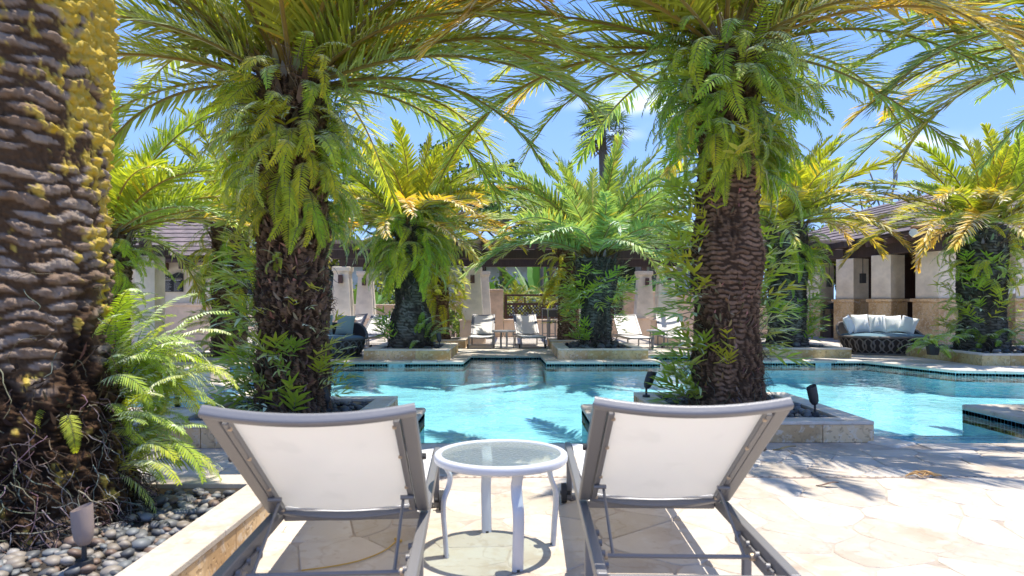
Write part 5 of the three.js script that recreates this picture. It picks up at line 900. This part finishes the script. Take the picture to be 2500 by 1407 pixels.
{ // the timber arbor at the palm half hidden by the lichened trunk
  const t = thing('timber_arbor', 'dark timber arbor with lattice, rafter tails and a white plastered pier', 'arbor'), d = 13.4, X = gx(366, d);
  mesh('pier', G([rbox(0.4, hy(626, d), 0.4, X, hy(626, d) / 2, -d, 0.012)]), M.stucco, t);
  mesh('pier', G([rbox(0.4, hy(626, d), 0.4, X - 2.6, hy(626, d) / 2, -d + 0.01, 0.012)]), M.stucco, t);
  mesh('beam', G([rbox(3.8, 0.21, 0.2, X - 1.55, hy(626, d) + 0.108, -d, 0.012)]), M.wood, t);
  mesh('post', G([rbox(0.17, 0.62, 0.17, X - 0.1, hy(626, d) + 0.53, -d, 0.008)]), M.wood, t); mesh('post', G([rbox(0.17, 0.62, 0.17, X - 2.6, hy(626, d) + 0.53, -d, 0.008)]), M.wood, t);
  mesh('beam', G([rbox(3.6, 0.15, 0.16, X - 1.5, hy(626, d) + 0.92, -d, 0.01)]), M.wood, t);
  const l = []; for (let k = 0; k < 12; k++) l.push(box(0.035, 0.6, 0.02, X - 0.3 - k * 0.12, hy(626, d) + 0.53, -d)); for (let k = 0; k < 5; k++) l.push(box(1.5, 0.035, 0.02, X - 0.95, hy(626, d) + 0.28 + k * 0.13, -d + 0.021)); stuffPart('lattice', l, M.wood, t);
  for (let k = 0; k < 7; k++) { const a = k / 6, m = mesh('rafter', G([rbox(0.11, 0.15, 2.2, 0, 0, 0, 0.01)]), M.woodRed, t); m.position.set(X - 1.9 + 0.5 * k, hy(626, d) + 1.08 - 0.10 * a * a, -d - 0.1 + a * 0.15); m.rotation.y = -0.35 * a - 0.1; }
  for (let k = 0; k < 5; k++) mesh('roof_board', G([rbox(4.4, 0.03, 0.4, X - 1.0, hy(626, d) + 1.19, -d - 1.1 + k * 0.43, 0.006)]), M.woodRed, t);
  const f = thing('floodlight', 'small pale lamp on the end of the timber arbor rafter', 'floodlight', gx(500, 12.9), hy(549, 12.9) - 0.0, -12.95); mesh('lamp_head', G([at(new THREE.SphereGeometry(0.055, 16, 10), 0, -0.02, 0.02)]), M.lens, f); mesh('bracket', G([rbox(0.5, 0.03, 0.03, -0.2, 0.06, -0.05, 0.005)]), M.wood, f);
}

// ---------------------------------------------------------------- buildings and garden behind
{
  const t = thing('hotel_wing', 'white hotel wing with dark windows behind the garden', 'building'), d = 36;
  mesh('wall', G([box(30, 3.3, 0.4, -3, 1.65, -d)]), M.whiteWall, t);
  for (let k = 0; k < 7; k++) { const x = -14 + k * 4.0; const w = mesh('window', G([box(1.3, 1.4, 0.06, x, hy(676, d) - 0.1, -d + 0.21)]), M.windowDark, t); mesh('window_frame', G([box(1.46, 0.08, 0.1, x, hy(676, d) + 0.64, -d + 0.23), box(1.46, 0.08, 0.1, x, hy(676, d) - 0.84, -d + 0.23), box(0.05, 1.36, 0.08, x, hy(676, d) - 0.1, -d + 0.24)]), M.frameDark, w); mesh('pilaster', G([box(0.9, 3.2, 0.3, x + 2.0, 1.6, -d + 0.28)]), M.whiteWall, t); }
  slab(t, 'roof', [V(-18.6, 3.3, -d + 0.9), V(12.6, 3.3, -d + 0.9), V(12.6, 4.1, -d - 3), V(-18.6, 4.1, -d - 3)], 0.1, M.roof[0]);
}
function leafBlob(b, c, rx, ry, rz, n, size, cols, r) {
  for (let k = 0; k < n; k++) {
    const u = V(r() * 2 - 1, r() * 2 - 1, r() * 2 - 1); if (u.length() > 1) { k--; continue; } u.multiplyScalar(0.55 + 0.45 * r());
    const p = V(c.x + u.x * rx, c.y + u.y * ry, c.z + u.z * rz), dir = V(r() - 0.5, r() - 0.6, r() - 0.5).normalize(), wid = V(r() - 0.5, r() - 0.5, r() - 0.5).cross(dir).normalize(), q = 0.7 + 0.6 * r(), cc = cols[Math.floor(r() * cols.length)];
    b.blade(p, dir, wid, size * (0.7 + 0.6 * r()), size * 0.5, cc.map((x) => x * q), 0.2, 0.45, 0.1);
  }
}
const DEEP = [[0.09, 0.18, 0.02], [0.13, 0.24, 0.025], [0.06, 0.13, 0.018]], MID = [[0.19, 0.28, 0.025], [0.27, 0.36, 0.025], [0.13, 0.22, 0.022]], PALE = [[0.36, 0.41, 0.02], [0.45, 0.44, 0.02], [0.26, 0.33, 0.02]];
function tree(label, X, d, h, spread, clumps, o = {}) {
  const t = thing('broadleaf_tree', label, 'tree', X, -0.02, -d), r = rng(Math.round(X * 97 + d * 31 + 1000)), b = new Builder(), limbs = [];
  mesh('trunk', G([tube([[0, 0, 0], [0.1, h * 0.2, 0.05], [-0.1, h * 0.4, 0], [0.05, h * 0.62, 0.1]], o.tr ?? 0.16, 16, 8)]), o.bark ?? M.trunkGrey, t);
  for (let k = 0; k < clumps; k++) {
    const a = k * 2.4 + r(), f = Math.sqrt((k + 0.5) / clumps), c = V(Math.cos(a) * f * spread, h * lerp(0.95, 0.5, f * 0.9 + 0.1 * r()) + (r() - 0.5) * 0.5, Math.sin(a) * f * spread * 0.7), s = spread * (0.22 + 0.16 * r());
    const from = V(0, h * (0.4 + 0.2 * r()), 0), m1 = from.clone().lerp(c, 0.5).add(V((r() - 0.5) * 0.5, 0.3 * r(), (r() - 0.5) * 0.5));
    limbs.push(tube([from, m1, c, c.clone().add(V((r() - 0.5) * s, s * 0.5, (r() - 0.5) * s))], (o.lr ?? 0.045), 10, 5));
    if (!o.bare || r() > o.bare) leafBlob(b, c, s * 1.2, s * 0.75, s * 1.1, o.leaves ?? 230, o.size ?? 0.2, o.cols ?? DEEP, r);
  }
  mesh('limbs', G(limbs), o.bark ?? M.trunkGrey, t);
  if (b.i.length) mesh('crown', b.build(), M.foliage, t);
}
tree('dark green broadleaf tree rising behind the grey-trunked palm', gx(1075, 29), 29, hy(285, 29), 2.2, 22, { leaves: 110 });
tree('broadleaf tree with sparse twigs behind the gap between the two far palms', gx(1230, 30), 30, hy(345, 30), 2.0, 18, { leaves: 110 });
tree('tall broadleaf tree behind the shaggy fern palm', gx(930, 31), 31, hy(300, 31), 2.6, 20, { cols: MID });
tree('nearly bare grey-limbed tree beyond the pavilion', gx(2160, 30), 30, hy(330, 30), 2.3, 20, { bare: 0.75, leaves: 45, lr: 0.035, bark: std({ color: C(0.25, 0.24, 0.24), roughness: 0.9 }) });
tree('broadleaf tree behind the notice board house', gx(420, 26), 26, hy(440, 26), 2.4, 18, { cols: MID });
tree('round leafy tree beyond the low cream wall', gx(760, 27), 27, hy(470, 27), 2.2, 18, { cols: PALE });
tree('leafy tree behind the pergola next to the broad blue-green palm', gx(1600, 29), 29, hy(440, 29), 2.4, 20, { cols: MID });
tree('leafy tree beyond the stout fern-coated palm', gx(1850, 30), 30, hy(460, 30), 2.6, 20, { cols: MID });
tree('low leafy tree seen past the far pavilion columns', gx(2010, 29), 29, 4.2, 1.8, 14, { cols: PALE });
tree('crooked small tree between the far pavilion columns', gx(2052, 26.5), 26.5, 3.4, 0.9, 8, { cols: PALE, leaves: 50, tr: 0.09, lr: 0.05 });
tree('leafy tree far behind the pavilion roof', gx(2380, 34), 34, hy(450, 34), 3, 18, { cols: MID });
tree('leafy tree behind the timber arbor', gx(150, 24), 24, hy(420, 24), 2.6, 18, { cols: MID });
function shrub(label, X, d, w, h, cols, y = 0, size = 0.12, n = 340) { const t = thing('shrub', label, 'shrub', X, y, -d), r = rng(Math.round(X * 131 + d * 17 + 5000)), b = new Builder(); for (let k = 0; k < 4; k++) leafBlob(b, V((r() - 0.5) * w * 0.7, h * (0.35 + 0.4 * r()), (r() - 0.5) * 0.3), w * 0.35, h * 0.38, 0.35, n / 4, size, cols, r); mesh('foliage', b.build(), M.foliage, t); const s = []; for (let k = 0; k < 5; k++) s.push(tube([[(r() - 0.5) * 0.2, -0.01, (r() - 0.5) * 0.2], [(r() - 0.5) * w * 0.5, h * 0.4, 0], [(r() - 0.5) * w * 0.8, h * 0.7, (r() - 0.5) * 0.2]], 0.012, 6, 5)); mesh('stems', G(s), M.trunkGrey, t); }
shrub('loose green shrub against the low wall behind the turned lounger', gx(960, 22.9), 22.9, 1.5, 1.0, MID); shrub('wiry shrub at the corner of the taller garden wall', gx(1105, 22.8), 22.8, 1.0, 1.15, MID); shrub('low pale shrub behind the teal daybed columns', gx(800, 22.8), 22.8, 1.2, 0.8, PALE);
shrub('small weedy shrub next to the lone tapered column', gx(1128, 21.0), 21, 0.5, 0.9, MID);
const gardenGroup = 'garden shrubs behind the cream walls';
[[830, 'dense shrub beyond the low wall past the teal daybed column', MID], [905, 'bright leafy shrub beyond the low wall', PALE], [955, 'dark shrub beyond the low wall next to the grey trunk', DEEP], [1200, 'green shrub beyond the taller wall', MID], [1250, 'yellow-leaved shrub above the lattice fence', PALE], [1480, 'shrub beyond the lattice fence by the broad palm', MID], [1530, 'dark shrub behind the back-row column', DEEP], [1680, 'shrub behind the brown palm side wall', DEEP], [1830, 'shrub behind the wall at the stout palm', MID], [1970, 'pale shrub past the stout palm', PALE]].forEach(([px, label, cols], k) => shrub(label, gx(px, 26 + (k % 3)), 26 + (k % 3), 2.2, 2.4 + 0.3 * (k % 2), cols, -0.02, 0.2, 420));
function bigLeafPlant(label, px, d, n, h, y = -0.02) {
  const t = thing('banana_plant', label, 'plant', gx(px, d), y, -d), r = rng(px * 7);
  for (let k = 0; k < n; k++) { const b = new Builder(), N = 8, pts = [], az = k * 2.4 + r(), e = lerp(85, 55, r()) * D2R, L = h * (0.75 + 0.3 * r()); let p = V(0, 0, 0); for (let i = 0; i <= N; i++) { pts.push(p.clone()); const a = e - Math.pow(i / N, 2) * 0.6; p.add(V(Math.cos(a) * L / N, Math.sin(a) * L / N, 0)); } b.stem(pts, 0.025, 0.008, [0.2, 0.26, 0.06], 5); const c = [0.08 + 0.06 * r(), 0.2 + 0.08 * r(), 0.03]; for (let i = 4; i < N; i++) for (const s of [-1, 1]) { const w = 0.24 * Math.sin((i - 3.2) / (N - 3) * Math.PI) + 0.05, w2 = 0.24 * Math.sin((i - 2.2) / (N - 3) * Math.PI) + 0.03, q0 = pts[i], q1 = pts[i + 1]; const A = b.v(q0.x, q0.y, 0, 0, 1, 0, c), B = b.v(q1.x, q1.y, 0, 0, 1, 0, c), E = b.v(q1.x, q1.y + 0.04, s * Math.max(0.02, w2), 0, 1, 0, c), D = b.v(q0.x, q0.y + 0.04, s * w, 0, 1, 0, c); b.tri(A, B, E); b.tri(A, E, D); } const g = b.build(); g.computeVertexNormals(); const m = mesh('leaf', g, M.foliage, t); m.rotation.y = az; }
}
bigLeafPlant('tall banana plant behind the lattice fence', 1315, 27.5, 9, 3.4); bigLeafPlant('banana plant beside the lone tapered column', 1185, 25.5, 7, 2.6); bigLeafPlant('banana plant behind the back column by the turned lounger', 1545, 26, 8, 3.0); bigLeafPlant('broad-leaved clump above the low wall', 880, 25, 9, 1.9);
function smallPalm(label, px, d, h, len) { const X = gx(px, d), t = thing('pygmy_palm', label, 'palm tree', X, -0.02, -d); mesh('trunk', G([tube([[0, 0, 0], [0.04, h * 0.5, 0], [0, h, 0.02]], 0.06, 8, 8)]), M.trunkGrey, t); crown(t, h, { key: 'g', count: 18, len, leaf: 0.32, n: 24, w: 0.03, eTop: 80, eLow: 5, droop0: 50, droop1: 95, color: [0.12, 0.2, 0.04], color2: LIME, goldFrom: 2 }); }
smallPalm('small feathery palm above the lattice fence', 1258, 25.2, 1.2, 1.0); smallPalm('small yellow-green palm above the lattice fence near the olive palm', 1342, 25.4, 1.2, 0.95); smallPalm('feathery palm past the pergola end', 1890, 25.5, 1.6, 1.4);
for (const [px, d, w, label] of [[1222, 26.2, 0.06, 'thin dark post behind the taller wall'], [1322, 26.6, 0.07, 'slim ringed trunk behind the lattice fence'], [1343, 29, 0.24, 'thick dark trunk beyond the lattice fence'], [1558, 26, 0.12, 'dark trunk behind the back column'], [792, 24.5, 0.1, 'slim pale trunk behind the low wall by the teal daybed']]) { const m = mesh('tree_trunk', G([tube([[0, -0.02, 0], [0.02, 1.8, 0], [-0.03, 4.2, 0]], w, 10, 9)]), M.trunkGrey); m.position.set(gx(px, d), 0, -d); tag(m, label, 'trunk'); }
{ // red and yellow leaved plant between the pavilion columns
  const t = thing('cordyline', 'red and yellow leaved plant between the pavilion columns', 'plant', gx(2108, 26), 0.4, -26), r = rng(66); for (let k = 0; k < 46; k++) { const b = new Builder(), c = k % 3 ? [0.45, 0.06, 0.05] : [0.5, 0.36, 0.04], d = dirOf(k * 137.5), e = lerp(0.2, 1.6, r()), dir = V(d.x, e, d.z).normalize(); b.blade(V(0, 0.1 + 0.9 * r(), 0), dir, V(d.z, 0, -d.x), 0.55 * (0.7 + 0.5 * r()), 0.09, c, 0.3, 0.4, 0.2); mesh('leaf', b.build(), M.foliage, t); } mesh('stem', G([cyl(0.03, 0.04, 1.5, 0, 0.35, 0)]), M.trunkGrey, t);
}
{ // tall fan palm far behind
  const d = 34, X = gx(1470, d), H = hy(318, d), t = thing('fan_palm', 'tall fan palm standing against the sky far behind the pergola', 'palm tree', X, -0.02, -d), r = rng(9);
  mesh('trunk', G([tube([[0, 0, 0], [0.1, H * 0.5, 0], [0, H, 0]], 0.2, 20, 10)]), M.trunkGrey, t);
  for (let k = 0; k < 34; k++) {
    const b = new Builder(), az = k * 137.5, e = lerp(80, -50, k / 34) * D2R, d0 = dirOf(az), dir = V(d0.x * Math.cos(e), Math.sin(e), d0.z * Math.cos(e)), L = 0.9 + 0.2 * r(), hub = dir.clone().multiplyScalar(L), side = V(d0.z, 0, -d0.x), up = V().crossVectors(side, dir).normalize();
    b.stem([V(0, 0, 0), hub.clone().multiplyScalar(0.5), hub], 0.02, 0.012, [0.2, 0.22, 0.05], 4);
    const dead = k > 26; for (let i = 0; i < 26; i++) { const a = lerp(-150, 150, i / 25) * D2R, q = dir.clone().multiplyScalar(Math.cos(a)).addScaledVector(side, Math.sin(a)).addScaledVector(up, 0.12 * ((i % 2) * 2 - 1)).normalize(); b.blade(hub, q, V().crossVectors(q, up).normalize(), 0.75 * (0.8 + 0.3 * r()), 0.07, (dead ? [0.3, 0.24, 0.12] : mix3([0.09, 0.17, 0.05], [0.17, 0.25, 0.07], r())), 0.1 + 0.2 * r(), 0.5, 0.2); }
    const m = mesh('fan_leaf', b.build(), M.foliage, t); m.position.y = H;
  }
}

// ---------------------------------------------------------------- litter on the paving
{
  const h = thing('palm_husk', 'curled tan palm husk lying on the sunny paving', 'husk', gx(2235, 4.6), 0.012, -4.55, 0.1);
  for (let k = 0; k < 5; k++) mesh('strip', G([tube([[-0.1 + 0.03 * k, 0.006, -0.02 * k], [-0.06 + 0.03 * k, 0.03 + 0.01 * (k % 2), 0.01], [0.0 + 0.03 * k, 0.012, 0.03 - 0.012 * k], [0.05 + 0.02 * k, 0.035 - 0.006 * k, 0.0], [0.1 + 0.012 * k, 0.006, 0.012]], 0.0055, 22, 5)]), M.husk, h);
  const leaf = (label, px, py, len, turn, mat) => { const d = 1950 / (py - 740), b = new THREE.PlaneGeometry(len, len * 0.22, 12, 4), p = b.attributes.position; for (let i = 0; i < p.count; i++) { const u = p.getX(i) / len * 2; p.setXYZ(i, p.getX(i), p.getY(i) * (1 - u * u * 0.95), 0.012 * Math.sin(u * 2) + Math.abs(p.getY(i)) * 0.35); } b.computeVertexNormals(); const m = mesh('fallen_leaf', G([at(b, 0, 0, 0, -Math.PI / 2)]), mat); m.position.set(gx(px, d), 0.018, -d); m.rotation.y = turn; tag(m, label, 'leaf'); };
  leaf('slim dark fallen leaf on the open paving', 2020, 1190, 0.14, -0.1, M.deadLeaf); leaf('small greenish leaf in the frond shadow', 1915, 1101, 0.2, 0.15, std({ color: C(0.3, 0.22, 0.1), roughness: 0.9 })); leaf('tiny brown leaf beside the pebble planter', 694, 1302, 0.03, 0.6, M.deadLeaf);
  const s = thing('dry_stalk', 'thin yellow dry stalk lying under the first lounger', 'stalk', 0, 0.008, 0), G2 = (px, py) => { const d = 1950 / (py - 740); return V(gx(px, d), 0.004, -d); };
  mesh('stem', G([tube([G2(735, 1400), G2(810, 1390), G2(880, 1375), G2(940, 1350), G2(970, 1325)], 0.0035, 30, 6)]), M.stalk, s); for (const [px, py] of [[966, 1324], [978, 1328], [970, 1332]]) mesh('seed', G([at(new THREE.SphereGeometry(0.008, 10, 8), G2(px, py).x, 0.006, G2(px, py).z)]), M.stalk, s);
}
{ // potted fern at the leafy palm
  const t = thing('potted_fern', 'small potted fern at the edge of the leafy palm planter', 'plant', gx(2278, 13.3), bed6.y, -13.3); mesh('pot', G([cyl(0.13, 0.1, 0.2, 0, 0.1, 0)]), M.black, t);
  for (let k = 0; k < 26; k++) sprout('fern_leaf', pick(FERN), pick([M.fern[3], M.fern[1]]), t, V(0, 0.18, 0), k * 137.5, rand(0, 40), rand(-0.3, 0.3), rand(0.7, 1.1));
}
renderer.render(scene, camera);
